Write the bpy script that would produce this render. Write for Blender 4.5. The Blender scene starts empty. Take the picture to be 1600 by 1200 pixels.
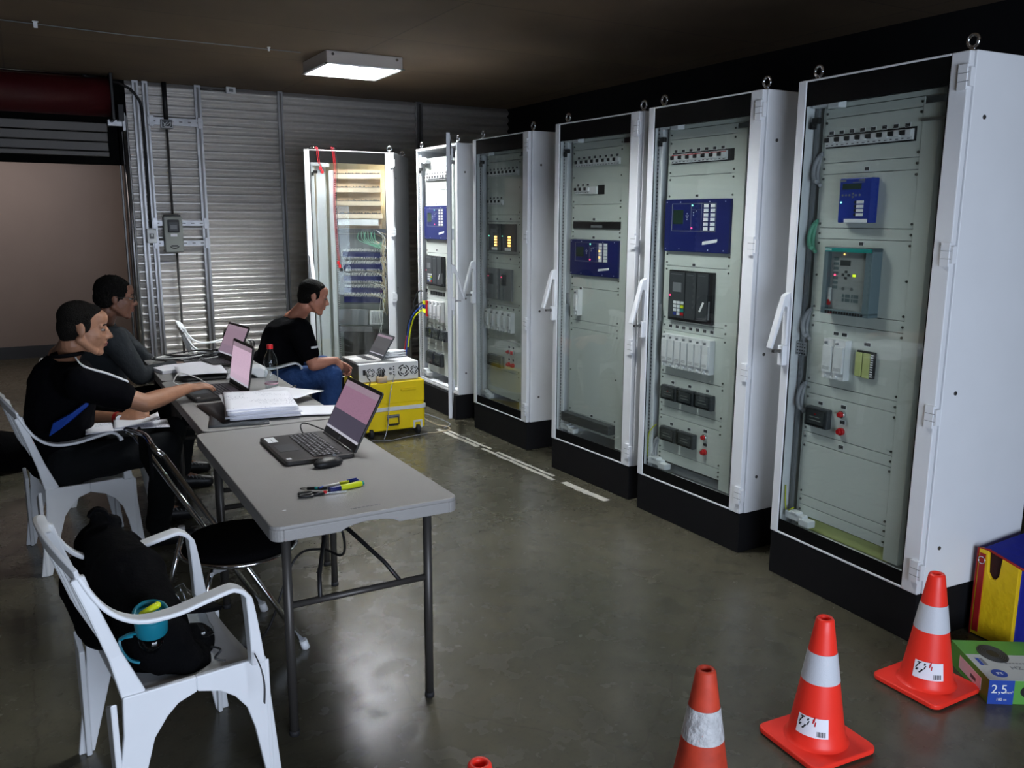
import bpy, bmesh, math, random
from mathutils import Vector, Matrix, Euler, noise
import numpy as np
random.seed(7)
S = bpy.context.scene
C = S.collection
PI = math.pi
def V(*a): return Vector(a)

# ------------------------------------------------------------------ camera
TH = math.radians(29.5); FPX, PIT, ROL, CH = 1338.8, math.radians(10.90), math.radians(0.27), 1.621
_f = V(0, math.cos(PIT), -math.sin(PIT)); _u = V(0, math.sin(PIT), math.cos(PIT)); _r = V(1, 0, 0)
RT0 = math.cos(ROL)*_r + math.sin(ROL)*_u; UP0 = -math.sin(ROL)*_r + math.cos(ROL)*_u
RZ = Matrix.Rotation(-TH, 3, 'Z')
RT, UP, FW = RZ @ RT0, RZ @ UP0, RZ @ _f
CAMO = V(0, 0, CH)
cd = bpy.data.cameras.new('camera'); cam = bpy.data.objects.new('camera', cd); C.objects.link(cam)
m = Matrix((RT, UP, -FW)).transposed().to_4x4(); m.translation = CAMO; cam.matrix_world = m
cd.sensor_fit = 'HORIZONTAL'; cd.sensor_width = 36; cd.lens = FPX/1600*36; cd.clip_start = .05
S.camera = cam
def P(px, py, D):                       # point seen at (px,py) at forward distance D
    return CAMO + (FW + RT*(px-800)/FPX - UP*(py-600)/FPX)*D
def G(px, py, z=0.0):                   # point seen at (px,py) at height z
    d = FW + RT*(px-800)/FPX - UP*(py-600)/FPX
    return CAMO + d*((z-CH)/d.z)

# ------------------------------------------------------------------ world, lights, exposure
w = bpy.data.worlds.new('world'); S.world = w; w.use_nodes = True
w.node_tree.nodes['Background'].inputs[0].default_value = (.55, .7, 1, 1)
w.node_tree.nodes['Background'].inputs[1].default_value = 0.02
S.view_settings.view_transform = 'Standard'; S.view_settings.look = 'None'
S.view_settings.gamma = 1; S.view_settings.use_curve_mapping = False
S.view_settings.exposure = 0.42
E_TUBE, E_TUBE2, E_DAY, E_CORR = 540.0, 235.0, 118.0, 15.0
def area(name, loc, rot, sx, sy, power, col):
    l = bpy.data.lights.new(name, 'AREA'); l.shape = 'RECTANGLE'; l.size = sx; l.size_y = sy
    l.energy = power; l.color = col
    o = bpy.data.objects.new(name, l); o.location = loc; o.rotation_euler = rot; C.objects.link(o); return o
area('daylight', (0.7, -1.72, 1.0), (math.radians(90), 0, 0), 2.6, 1.7, E_DAY, (.72, .82, 1.0))
area('corridor_fill', (-.6, 10.3, 2.75), (0, 0, 0), 2.0, .6, E_CORR, (1, .86, .8))  # unseen fill lamp, added to brighten the beige wall beyond the doorway

# ------------------------------------------------------------------ materials
def mat(name, col, rough=.5, metal=0, bump=0, bscale=60, var=0, vscale=4, emit=None, estr=0, spec=.5, coat=0, trans=0, ior=1.45, alpha=1):
    m = bpy.data.materials.new(name); m.use_nodes = True; nt = m.node_tree; b = nt.nodes['Principled BSDF']
    b.inputs['Base Color'].default_value = (*col, 1); b.inputs['Roughness'].default_value = rough
    b.inputs['Metallic'].default_value = metal; b.inputs['Specular IOR Level'].default_value = spec
    b.inputs['Coat Weight'].default_value = coat; b.inputs['Transmission Weight'].default_value = trans; b.inputs['IOR'].default_value = ior
    if emit: b.inputs['Emission Color'].default_value = (*emit, 1); b.inputs['Emission Strength'].default_value = estr
    tc = None
    if bump or var: tc = nt.nodes.new('ShaderNodeTexCoord')
    if bump:
        n = nt.nodes.new('ShaderNodeTexNoise'); n.inputs['Scale'].default_value = bscale; n.inputs['Detail'].default_value = 3
        nt.links.new(tc.outputs['Object'], n.inputs['Vector'])
        bp = nt.nodes.new('ShaderNodeBump'); bp.inputs['Strength'].default_value = bump; bp.inputs['Distance'].default_value = .01
        nt.links.new(n.outputs['Fac'], bp.inputs['Height']); nt.links.new(bp.outputs['Normal'], b.inputs['Normal'])
    if var:
        n = nt.nodes.new('ShaderNodeTexNoise'); n.inputs['Scale'].default_value = vscale; n.inputs['Detail'].default_value = 5
        nt.links.new(tc.outputs['Object'], n.inputs['Vector'])
        r = nt.nodes.new('ShaderNodeValToRGB'); r.color_ramp.elements[0].position = .3; r.color_ramp.elements[1].position = .7
        r.color_ramp.elements[0].color = (*[c*(1-var) for c in col], 1); r.color_ramp.elements[1].color = (*[min(1, c*(1+var)) for c in col], 1)
        nt.links.new(n.outputs['Fac'], r.inputs['Fac']); nt.links.new(r.outputs['Color'], b.inputs['Base Color'])
    return m
M = {}
def mk(k, *a, **kw): M[k] = mat(k, *a, **kw)
mk('cab', (.80, .82, .84), .42, bump=.05, bscale=500, var=.02)
mk('panel', (.58, .62, .58), .5, bump=.04, bscale=500)
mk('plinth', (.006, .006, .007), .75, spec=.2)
mk('black', (.012, .012, .013), .45)
mk('glass_print', (.003, .003, .003), .85, spec=.1)
mk('black_soft', (.0025, .0025, .003), .85, bump=.3, bscale=120, spec=.06)
mk('rubber', (.02, .02, .022), .7)
mk('dark_grey', (.05, .055, .06), .4)
mk('mid_grey', (.19, .20, .21), .45)
mk('zinc', (.42, .42, .43), .38, 1, var=.15, vscale=14)
mk('chrome', (.75, .77, .8), .12, 1)
mk('steel_dark', (.16, .155, .15), .4, .8)
mk('screw', (.16, .16, .15), .35, 1)
mk('white', (.78, .79, .80), .4)
mk('white_plastic', (.80, .82, .84), .33, var=.03, vscale=6)
mk('paper', (.88, .88, .93), .85)
mk('navy', (.010, .016, .11), .35)
mk('blue', (.012, .035, .28), .3)
mk('red', (.55, .01, .015), .35)
mk('red_lead', (.36, .006, .014), .4)
mk('yellow', (.95, .70, .005), .42, bump=.05, bscale=80)
mk('pale_green', (.50, .55, .22), .5)
mk('beige', (.66, .50, .33), .6)
mk('beige_wall', (.38, .32, .29), .85, var=.06, vscale=1.3)
mk('hose', (.33, .34, .36), .55)
mk('cable_beige', (.62, .52, .36), .5)
mk('cable_white', (.75, .75, .72), .5)
mk('cable_green', (.15, .45, .3), .5)
mk('lcd', (.02, .04, .03), .2)
mk('siemens_face', (.44, .44, .45), .45)
mk('teal', (.01, .28, .25), .4)
mk('siemens_frame', (.13, .18, .20), .35)
mk('led_red', (.6, 0, .05), .3, emit=(1, .05, .15), estr=3)
mk('led_green', (.1, .6, .4), .3, emit=(.2, 1, .7), estr=3)
mk('led_amber', (.8, .4, .1), .3, emit=(1, .55, .15), estr=2.5)
mk('glow_yellow', (.6, .7, .0), .3, emit=(.8, 1, .05), estr=.8)  # glow put into the yellow of the enter key and a plug
mk('skin1', (.34, .165, .095), .5, bump=.1, bscale=90, var=.08, vscale=18)
mk('skin2', (.17, .075, .045), .5, bump=.1, bscale=90, var=.08, vscale=18)
mk('skin3', (.47, .20, .13), .5, bump=.1, bscale=90, var=.08, vscale=18)
mk('hair', (.004, .0035, .003), .75, bump=1, bscale=160, spec=.15)
mk('hair_grey', (.009, .0075, .006), .75, bump=1, bscale=220, spec=.15)
mk('shirt_black', (.0025, .0025, .0035), .9, bump=.35, bscale=24, spec=.06)
mk('shirt_grey', (.028, .032, .036), .9, bump=.4, bscale=30, spec=.2)
mk('jeans', (.012, .045, .15), .85, bump=.5, bscale=40, var=.3, vscale=7)
mk('trousers', (.008, .009, .010), .9, bump=.4, bscale=30, spec=.15)
mk('shirt_blue', (.004, .05, .33), .7)
mk('table_top', (.30, .292, .28), .42, bump=.12, bscale=260, var=.03)
mk('table_leg', (.075, .07, .065), .42, .5)
mk('cone', (1.0, .040, .022), .4, emit=None, var=.04, vscale=9)
mk('cone_old', (.50, .045, .018), .6, var=.25, vscale=14)
mk('reflector', (.62, .64, .68), .4, bump=.2, bscale=300)
mk('reflector_old', (.50, .50, .50), .6, bump=.8, bscale=60, var=.2, vscale=25)
mk('laptop_black', (.022, .02, .019), .38)
mk('laptop_silver', (.55, .54, .52), .35, .4)
mk('key', (.016, .016, .018), .4)
mk('key_mark', (.4, .4, .42), .5)
mk('bag_blue', (.006, .012, .25), .7, bump=.5, bscale=25)
mk('bag_yellow', (.80, .52, .006), .6, bump=.5, bscale=25)
mk('bag_red', (.32, .008, .008), .6)
mk('bag_dark', (.03, .004, .004), .8)
mk('box_green', (.10, .32, .05), .5)
mk('box_grey', (.50, .52, .50), .5)
mk('pink', (.78, .50, .58), .6)
mk('shutter_red', (.055, .003, .005), .5, bump=.1, bscale=20)
mk('shutter_grey', (.14, .13, .12), .5, .3)
mk('meter_grey', (.33, .35, .32), .5)
mk('turq', (.005, .17, .24), .4)
mk('lime', (.6, .68, .01), .4)
mk('paint_line', (.55, .53, .47), .8, var=.2, vscale=30)
mk('lamp_body', (.60, .55, .50), .5)
mk('louver', (.10, .10, .11), .3, 0)
mk('tube', (1, 1, 1), .5, emit=(.93, .97, 1), estr=E_TUBE)
mk('tube_far', (1, 1, 1), .5, emit=(.93, .97, 1), estr=E_TUBE2)
mk('warm_tube', (1, 1, 1), .5, emit=(1, .72, .38), estr=26)
mk('eye_white', (.22, .19, .17), .3)
mk('lips', (.30, .10, .08), .5)
mk('label_blue', (.015, .06, .35), .5)

def nodes(m): return m.node_tree, m.node_tree.nodes, m.node_tree.links
# polished concrete floor with stains and cracks
m = bpy.data.materials.new('floor_concrete'); m.use_nodes = True; nt, N, L = nodes(m); b = N['Principled BSDF']
tc = N.new('ShaderNodeTexCoord')
def tex(kind, scale, detail=6, vec=None, **kw):
    n = N.new(kind); n.inputs['Scale'].default_value = scale
    if 'Detail' in n.inputs: n.inputs['Detail'].default_value = detail
    L.new((vec or tc.outputs['Object']), n.inputs['Vector']); return n
def ramp(src, stops):
    r = N.new('ShaderNodeValToRGB'); e = r.color_ramp.elements
    while len(e) < len(stops): e.new(.5)
    for i, (p, c) in enumerate(stops): e[i].position = p; e[i].color = (*c, 1) if len(c) == 3 else c
    L.new(src, r.inputs['Fac']); return r
def mixc(a, b_, fac, mode='MIX'):
    n = N.new('ShaderNodeMix'); n.data_type = 'RGBA'; n.blend_type = mode
    if hasattr(fac, 'is_linked'): L.new(fac, n.inputs[0])
    else: n.inputs[0].default_value = fac
    L.new(a, n.inputs[6]); L.new(b_, n.inputs[7]); return n.outputs[2]
n1 = tex('ShaderNodeTexNoise', 1.3, 8); n2 = tex('ShaderNodeTexNoise', 9, 8); n3 = tex('ShaderNodeTexNoise', 60, 4)
c1 = ramp(n1.outputs['Fac'], [(.3, (.064, .060, .041)), (.7, (.112, .103, .073))])
c2 = ramp(n2.outputs['Fac'], [(.25, (.72, .72, .72)), (.75, (1.15, 1.15, 1.12))])
base = mixc(c1.outputs[0], c2.outputs[0], .8, 'MULTIPLY')
vor = tex('ShaderNodeTexVoronoi', .75); vor.feature = 'DISTANCE_TO_EDGE'
wob = N.new('ShaderNodeMix'); wob.data_type = 'VECTOR'; wob.inputs[0].default_value = .07
L.new(tc.outputs['Object'], wob.inputs[4]); L.new(n2.outputs['Color'], wob.inputs[5]); L.new(wob.outputs[1], vor.inputs['Vector'])
cr = ramp(vor.outputs['Distance'], [(.0, (.45, .43, .4)), (.004, (1, 1, 1))])
crm = mixc(base, cr.outputs[0], .5, 'MULTIPLY')
sp = ramp(n3.outputs['Fac'], [(.30, (.6, .6, .6)), (.42, (1, 1, 1)), (.72, (1, 1, 1)), (.78, (1.6, 1.55, 1.5))])
fin = mixc(crm, sp.outputs[0], .6, 'MULTIPLY'); L.new(fin, b.inputs['Base Color'])
rr = ramp(n2.outputs['Fac'], [(.25, (.34, .34, .34)), (.75, (.17, .17, .17))]); L.new(rr.outputs[0], b.inputs['Roughness'])
bp = N.new('ShaderNodeBump'); bp.inputs['Strength'].default_value = .12; bp.inputs['Distance'].default_value = .01
L.new(n2.outputs['Fac'], bp.inputs['Height']); L.new(bp.outputs[0], b.inputs['Normal']); M['floor'] = m
# ceiling boards: dark, brownish, faint seams
m = bpy.data.materials.new('ceiling_board'); m.use_nodes = True; nt, N, L = nodes(m); b = N['Principled BSDF']; tc = N.new('ShaderNodeTexCoord')
br = N.new('ShaderNodeTexBrick'); br.inputs['Scale'].default_value = 1; br.offset = 0
br.inputs['Brick Width'].default_value = 2.4; br.inputs['Row Height'].default_value = 1.2; br.inputs['Mortar Size'].default_value = .008
br.inputs['Color1'].default_value = (.155, .105, .060, 1); br.inputs['Color2'].default_value = (.135, .092, .054, 1); br.inputs['Mortar'].default_value = (.10, .07, .04, 1)
L.new(tc.outputs['Object'], br.inputs['Vector'])
n1 = tex('ShaderNodeTexNoise', 1.1, 6); c1 = ramp(n1.outputs['Fac'], [(.3, (.75, .75, .75)), (.7, (1.1, 1.1, 1.1))])
L.new(mixc(br.outputs['Color'], c1.outputs[0], 1, 'MULTIPLY'), b.inputs['Base Color']); b.inputs['Roughness'].default_value = .8; M['ceiling'] = m
# galvanised corrugated sheet
m = bpy.data.materials.new('corrugated_zinc'); m.use_nodes = True; nt, N, L = nodes(m); b = N['Principled BSDF']; tc = N.new('ShaderNodeTexCoord')
n1 = tex('ShaderNodeTexNoise', 25, 4); c1 = ramp(n1.outputs['Fac'], [(.3, (.74, .71, .68)), (.7, (.80, .77, .74))])
L.new(c1.outputs[0], b.inputs['Base Color']); b.inputs['Metallic'].default_value = .6; b.inputs['Roughness'].default_value = .34; M['corr'] = m
# perforated strip: rows of small dark holes
def holes(name, col, period, duty=.45, axis='Z'):
    m = bpy.data.materials.new(name); m.use_nodes = True; global nt, N, L
    nt, N, L = nodes(m); b = N['Principled BSDF']; tc = N.new('ShaderNodeTexCoord')
    sx = N.new('ShaderNodeSeparateXYZ'); L.new(tc.outputs['Object'], sx.inputs[0])
    d = N.new('ShaderNodeMath'); d.operation = 'DIVIDE'; d.inputs[1].default_value = period; L.new(sx.outputs[axis], d.inputs[0])
    f = N.new('ShaderNodeMath'); f.operation = 'FRACT'; L.new(d.outputs[0], f.inputs[0])
    g = N.new('ShaderNodeMath'); g.operation = 'LESS_THAN'; g.inputs[1].default_value = duty; L.new(f.outputs[0], g.inputs[0])
    mx = N.new('ShaderNodeMix'); mx.data_type = 'RGBA'; L.new(g.outputs[0], mx.inputs[0])
    mx.inputs[6].default_value = (*col, 1); mx.inputs[7].default_value = (.02, .02, .02, 1)
    L.new(mx.outputs[2], b.inputs['Base Color']); b.inputs['Roughness'].default_value = .5; return m
M['perf'] = holes('perforation', (.4, .4, .4), .02, .4)
# glass pane (clear sheet with fresnel reflection)
def glass(name, tint, refl=1.0):
    m = bpy.data.materials.new(name); m.use_nodes = True; nt = m.node_tree; nt.nodes.clear()
    o = nt.nodes.new('ShaderNodeOutputMaterial'); mx = nt.nodes.new('ShaderNodeMixShader'); t = nt.nodes.new('ShaderNodeBsdfTransparent')
    g = nt.nodes.new('ShaderNodeBsdfGlossy'); lw = nt.nodes.new('ShaderNodeLayerWeight'); lw.inputs[0].default_value = .5
    pw = nt.nodes.new('ShaderNodeMath'); pw.operation = 'POWER'; pw.inputs[1].default_value = 5; nt.links.new(lw.outputs['Facing'], pw.inputs[0])
    ma = nt.nodes.new('ShaderNodeMath'); ma.operation = 'MULTIPLY_ADD'; ma.inputs[1].default_value = .96; ma.inputs[2].default_value = .04; nt.links.new(pw.outputs[0], ma.inputs[0])
    t.inputs[0].default_value = (*tint, 1); g.inputs['Roughness'].default_value = .02; g.inputs['Color'].default_value = (refl, refl, refl, 1)
    nt.links.new(ma.outputs[0], mx.inputs[0]); nt.links.new(t.outputs[0], mx.inputs[1]); nt.links.new(g.outputs[0], mx.inputs[2]); nt.links.new(mx.outputs[0], o.inputs[0]); return m
M['glass'] = glass('door_glass', (.93, .95, .94))
M['glass_dark'] = glass('smoked_cover', (.62, .64, .64))
M['bottle'] = glass('bottle_plastic', (.90, .93, .94))
# written page: rows of faint pencil-like strokes
def page(name, dens=.56, sx=70, sy=26):
    m = bpy.data.materials.new(name); m.use_nodes = True; global nt, N, L, tc
    nt, N, L = nodes(m); b = N['Principled BSDF']; tc = N.new('ShaderNodeTexCoord')
    mp = N.new('ShaderNodeMapping'); mp.inputs['Scale'].default_value = (sy*3, sx, 1); L.new(tc.outputs['Object'], mp.inputs[0])
    n1 = N.new('ShaderNodeTexNoise'); n1.inputs['Scale'].default_value = 2; L.new(mp.outputs[0], n1.inputs['Vector'])
    n2 = tex('ShaderNodeTexNoise', 9, 2)
    a = ramp(n1.outputs['Fac'], [(.36, (.28, .28, .36)), (.42, (1, 1, 1))]); q = ramp(n2.outputs['Fac'], [(.5, (0, 0, 0)), (.56, (1, 1, 1))])
    wh = N.new('ShaderNodeRGB'); wh.outputs[0].default_value = (.88, .88, .94, 1)
    k = mixc(wh.outputs[0], a.outputs[0], q.outputs[0], 'MULTIPLY'); L.new(k, b.inputs['Base Color']); b.inputs['Roughness'].default_value = .85; return m
M['page'] = page('written_page')
# laptop screen
def screen(name, top, low, split, strength):
    m = bpy.data.materials.new(name); m.use_nodes = True; global nt, N, L, tc
    nt, N, L = nodes(m); b = N['Principled BSDF']; tc = N.new('ShaderNodeTexCoord')
    sx = N.new('ShaderNodeSeparateXYZ'); L.new(tc.outputs['Generated'], sx.inputs[0])
    r = ramp(sx.outputs['Z'], [(0, (.35, .35, .4)), (.05, tuple(low)), (split, tuple(low)), (split+.01, tuple(top)), (.86, tuple(top)), (.88, (.22, .16, .2)), (1, (.25, .2, .24))])
    r.color_ramp.interpolation = 'CONSTANT'
    n = N.new('ShaderNodeTexNoise'); n.inputs['Scale'].default_value = 40
    mp = N.new('ShaderNodeMapping'); mp.inputs['Scale'].default_value = (1, .6, 3); L.new(tc.outputs['Generated'], mp.inputs[0]); L.new(mp.outputs[0], n.inputs['Vector'])
    a = ramp(n.outputs['Fac'], [(.40, (.7, .7, .75)), (.46, (1, 1, 1))])
    k = mixc(r.outputs[0], a.outputs[0], .55, 'MULTIPLY')
    b.inputs['Base Color'].default_value = (.01, .01, .01, 1); b.inputs['Roughness'].default_value = .3
    L.new(k, b.inputs['Emission Color']); b.inputs['Emission Strength'].default_value = strength; return m
M['scr_a'] = screen('screen_split', (.21, .115, .17), (.045, .04, .062), .40, 1.0)
M['scr_b'] = screen('screen_pink', (.44, .31, .40), (.40, .29, .37), .18, 1.0)
M['scr_c'] = screen('screen_dim', (.21, .145, .19), (.18, .13, .175), .30, 1.0)
M['scr_d'] = screen('screen_grey', (.06, .06, .065), (.05, .05, .055), .3, 1.0)
M['scratch'] = mat('cable_dark', (.015, .015, .016), .5)

# ------------------------------------------------------------------ mesh helpers
class MB:
    def __init__(s): s.v = []; s.f = []; s.mi = []; s.sm = []; s.m = 0; s.T = None
    def add(s, vs, fs, smooth=False):
        o = len(s.v)
        for p in vs:
            p = Vector(p)
            if s.T is not None: p = s.T @ p
            s.v.append(p)
        for f in fs: s.f.append([i+o for i in f]); s.mi.append(s.m); s.sm.append(smooth)
        return s
    def box(s, x0, x1, y0, y1, z0, z1):
        vs = [(x, y, z) for z in (z0, z1) for y in (y0, y1) for x in (x0, x1)]
        return s.add(vs, [(0, 2, 3, 1), (4, 5, 7, 6), (0, 1, 5, 4), (2, 6, 7, 3), (0, 4, 6, 2), (1, 3, 7, 5)])
    def prism(s, poly, axis, a0, a1, smooth=False):     # poly in the two other axes
        n = len(poly)
        def mkp(p, a):
            if axis == 'x': return (a, p[0], p[1])
            if axis == 'y': return (p[0], a, p[1])
            return (p[0], p[1], a)
        vs = [mkp(p, a0) for p in poly] + [mkp(p, a1) for p in poly]
        s.add(vs, [tuple(range(n))[::-1], tuple(range(n, 2*n))])
        o = len(s.v)-2*n
        for i in range(n): s.f.append([o+i, o+(i+1) % n, o+n+(i+1) % n, o+n+i]); s.mi.append(s.m); s.sm.append(smooth)
        return s
    def cyl(s, p0, p1, r0, r1=None, n=16, cap=True):
        r1 = r0 if r1 is None else r1; p0, p1 = Vector(p0), Vector(p1); d = (p1-p0).normalized()
        a = d.orthogonal().normalized(); b = d.cross(a); vs = []
        for p, r in ((p0, r0), (p1, r1)):
            for i in range(n):
                t = 2*PI*i/n; vs.append(p + a*r*math.cos(t) + b*r*math.sin(t))
        s.add(vs, [(i, (i+1) % n, n+(i+1) % n, n+i) for i in range(n)], True)
        if cap:
            o = len(s.v)-2*n
            s.f.append([o+i for i in range(n)][::-1]); s.f.append([o+n+i for i in range(n)]); s.mi += [s.m]*2; s.sm += [False]*2
        return s
    def tube(s, pts, r, n=8, closed=False, radii=None):
        pts = [Vector(p) for p in pts]; k = len(pts); vs = []; a = None
        for i, p in enumerate(pts):
            if closed: d = (pts[(i+1) % k]-pts[i-1]).normalized()
            else: d = (pts[min(i+1, k-1)]-pts[max(i-1, 0)]).normalized()
            a = d.orthogonal().normalized() if a is None else (a - d*a.dot(d)).normalized()
            b = d.cross(a); rr = radii[i] if radii else r
            for j in range(n):
                t = 2*PI*j/n; vs.append(p + a*rr*math.cos(t) + b*rr*math.sin(t))
        fs = []
        for i in range(k if closed else k-1):
            for j in range(n): fs.append((i*n+j, i*n+(j+1) % n, ((i+1) % k)*n+(j+1) % n, ((i+1) % k)*n+j))
        s.add(vs, fs, True)
        if not closed:
            o = len(s.v)-k*n
            s.f.append([o+j for j in range(n)][::-1]); s.f.append([o+(k-1)*n+j for j in range(n)]); s.mi += [s.m]*2; s.sm += [False]*2
        return s
    def ribbon(s, pts, w, t, side=(0, 1, 0)):            # rectangular section swept along pts
        pts = [Vector(p) for p in pts]; k = len(pts); vs = []; side = Vector(side)
        for i, p in enumerate(pts):
            d = (pts[min(i+1, k-1)]-pts[max(i-1, 0)]).normalized()
            a = (side - d*side.dot(d)).normalized(); b = d.cross(a)
            ww = w[i] if hasattr(w, '__len__') else w; tt = t[i] if hasattr(t, '__len__') else t
            for sa, sb in ((-1, -1), (1, -1), (1, 1), (-1, 1)): vs.append(p + a*ww/2*sa + b*tt/2*sb)
        fs = [(i*4+j, i*4+(j+1) % 4, (i+1)*4+(j+1) % 4, (i+1)*4+j) for i in range(k-1) for j in range(4)]
        fs += [(3, 2, 1, 0), ((k-1)*4, (k-1)*4+1, (k-1)*4+2, (k-1)*4+3)]
        return s.add(vs, fs)
    def lathe(s, prof, n=32, c=(0, 0, 0), lobes=0):
        vs = []; c = Vector(c)
        for r, z in prof:
            for i in range(n): t = 2*PI*i/n; vs.append(c + Vector((r*math.cos(t), r*math.sin(t), z)))
        k = len(prof)
        return s.add(vs, [(i*n+j, i*n+(j+1) % n, (i+1)*n+(j+1) % n, (i+1)*n+j) for i in range(k-1) for j in range(n)], True)
    def ell(s, c, r, rot=None, n=16):
        c = Vector(c); R = Euler(rot).to_matrix() if rot else Matrix.Identity(3); vs = []; fs = []
        k = n//2
        for i in range(1, k):
            for j in range(n):
                a, b = PI*i/k, 2*PI*j/n
                vs.append(c + R @ Vector((r[0]*math.sin(a)*math.cos(b), r[1]*math.sin(a)*math.sin(b), r[2]*math.cos(a))))
        for i in range(k-2):
            for j in range(n): fs.append((i*n+j, (i+1)*n+j, (i+1)*n+(j+1) % n, i*n+(j+1) % n))
        t = len(vs); vs.append(c + R @ Vector((0, 0, r[2]))); vs.append(c - R @ Vector((0, 0, r[2])))
        for j in range(n): fs.append((t, j, (j+1) % n)); fs.append((t+1, (k-2)*n+(j+1) % n, (k-2)*n+j))
        return s.add(vs, fs, True)
    def cap(s, p0, r0, p1, r1, n=14):                    # tapered capsule
        p0, p1 = Vector(p0), Vector(p1); s.cyl(p0, p1, r0, r1, n); s.ell(p0, (r0,)*3, n=n); s.ell(p1, (r1,)*3, n=n); return s
    def rrect(s, x0, x1, y0, y1, z0, z1, r, n=5):        # slab with rounded vertical corners
        poly = []
        for cx, cy, a0 in ((x1-r, y1-r, 0), (x0+r, y1-r, 90), (x0+r, y0+r, 180), (x1-r, y0+r, 270)):
            for i in range(n+1):
                t = math.radians(a0+90*i/n); poly.append((cx+r*math.cos(t), cy+r*math.sin(t)))
        return s.prism(poly, 'z', z0, z1)
    def mesh(s, name, mats):
        me = bpy.data.meshes.new(name); me.from_pydata([tuple(p) for p in s.v], [], s.f)
        for q in (mats if isinstance(mats, (list, tuple)) else [mats]): me.materials.append(M[q] if isinstance(q, str) else q)
        me.polygons.foreach_set('material_index', s.mi); me.polygons.foreach_set('use_smooth', s.sm)
        bm = bmesh.new(); bm.from_mesh(me); bmesh.ops.recalc_face_normals(bm, faces=bm.faces); bm.to_mesh(me); bm.free()
        me.update(); return me
    def build(s, name, mats, parent=None, bevel=0, seg=2, **props):
        o = bpy.data.objects.new(name, s.mesh(name, mats)); C.objects.link(o)
        if parent is not None: o.parent = parent
        if bevel:
            b = o.modifiers.new('bevel', 'BEVEL'); b.width = bevel; b.segments = seg; b.limit_method = 'ANGLE'; b.angle_limit = math.radians(40); b.harden_normals = False
        for k, v in props.items(): o[k] = v
        return o
WS = bpy.data.scenes.new('workbench')
def blob(mb, name, mats, parent=None, voxel=.006, smooth=4, disp=None):   # melt overlapping solids into one continuous skin
    me = mb.mesh(name+'_raw', mats); o = bpy.data.objects.new(name, me)
    ts = WS; ts.collection.objects.link(o)
    r = o.modifiers.new('r', 'REMESH'); r.mode = 'VOXEL'; r.voxel_size = voxel; r.use_smooth_shade = True
    if smooth: s_ = o.modifiers.new('s', 'SMOOTH'); s_.iterations = smooth; s_.factor = .5
    ts.view_layers[0].update(); dg = ts.view_layers[0].depsgraph; e = o.evaluated_get(dg); nm = bpy.data.meshes.new_from_object(e)
    ts.collection.objects.unlink(o); C.objects.link(o); o.modifiers.clear(); o.data = nm; nm.name = name; bpy.data.meshes.remove(me)
    if disp:
        k = len(nm.vertices); co = np.empty(k*3, 'f'); no = np.empty(k*3, 'f')
        nm.vertices.foreach_get('co', co); nm.vertices.foreach_get('normal', no); co = co.reshape(-1, 3); no = no.reshape(-1, 3)
        d = np.array([disp(Vector(p)) for p in co.tolist()], 'f'); nm.vertices.foreach_set('co', (co+no*d[:, None]).ravel())
    nm.polygons.foreach_set('use_smooth', [True]*len(nm.polygons)); nm.update()
    if parent is not None: o.parent = parent
    return o
def thing(name, label, cat, loc=(0, 0, 0), rotz=0, group=None):
    o = bpy.data.objects.new(name, None); C.objects.link(o); o.empty_display_size = .05
    o.location = loc; o.rotation_euler = (0, 0, rotz); o['label'] = label; o['category'] = cat
    if group: o['group'] = group
    return o
def tag(o, label, cat, group=None):
    o['label'] = label; o['category'] = cat
    if group: o['group'] = group
    return o
def struct(name, mb, mats, **kw):
    o = mb.build(name, mats, **kw); o['kind'] = 'structure'; return o
def dup(root, loc, rotz, label=None):
    r = root.copy(); C.objects.link(r); r.location = loc; r.rotation_euler = (0, 0, rotz)
    if label: r['label'] = label
    for ch in list(root.children):
        c = ch.copy(); C.objects.link(c); c.parent = r
        for g in list(ch.children):
            d = g.copy(); C.objects.link(d); d.parent = c
    return r
def arc(c, r, a0, a1, n, plane='xz'):
    out = []
    for i in range(n+1):
        t = math.radians(a0+(a1-a0)*i/n); p, q = c[0]+r*math.cos(t), c[1]+r*math.sin(t); out.append((p, q))
    return out
def spline(pts, n=8):                                    # Catmull-Rom through pts
    pts = [Vector(p) for p in pts]; out = []
    for i in range(len(pts)-1):
        p0 = pts[max(i-1, 0)]; p1 = pts[i]; p2 = pts[i+1]; p3 = pts[min(i+2, len(pts)-1)]
        for j in range(n):
            t = j/n; out.append(.5*((2*p1)+(p2-p0)*t+(2*p0-5*p1+4*p2-p3)*t*t+(3*p1-p0-3*p2+p3)*t**3))
    out.append(pts[-1]); return out
def text(name, s, size, material, parent, mtx, extrude=.0004, align='CENTER'):
    cu = bpy.data.curves.new(name, 'FONT'); cu.body = s; cu.size = size; cu.extrude = extrude; cu.align_x = align; cu.align_y = 'CENTER'
    o = bpy.data.objects.new(name, cu); ts = WS; ts.collection.objects.link(o)
    ts.view_layers[0].update(); dg = ts.view_layers[0].depsgraph; me = bpy.data.meshes.new_from_object(o.evaluated_get(dg))
    bpy.data.objects.remove(o); me.materials.clear(); me.materials.append(M[material])
    o = bpy.data.objects.new(name, me); C.objects.link(o); o.parent = parent; o.matrix_local = mtx; return o

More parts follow.
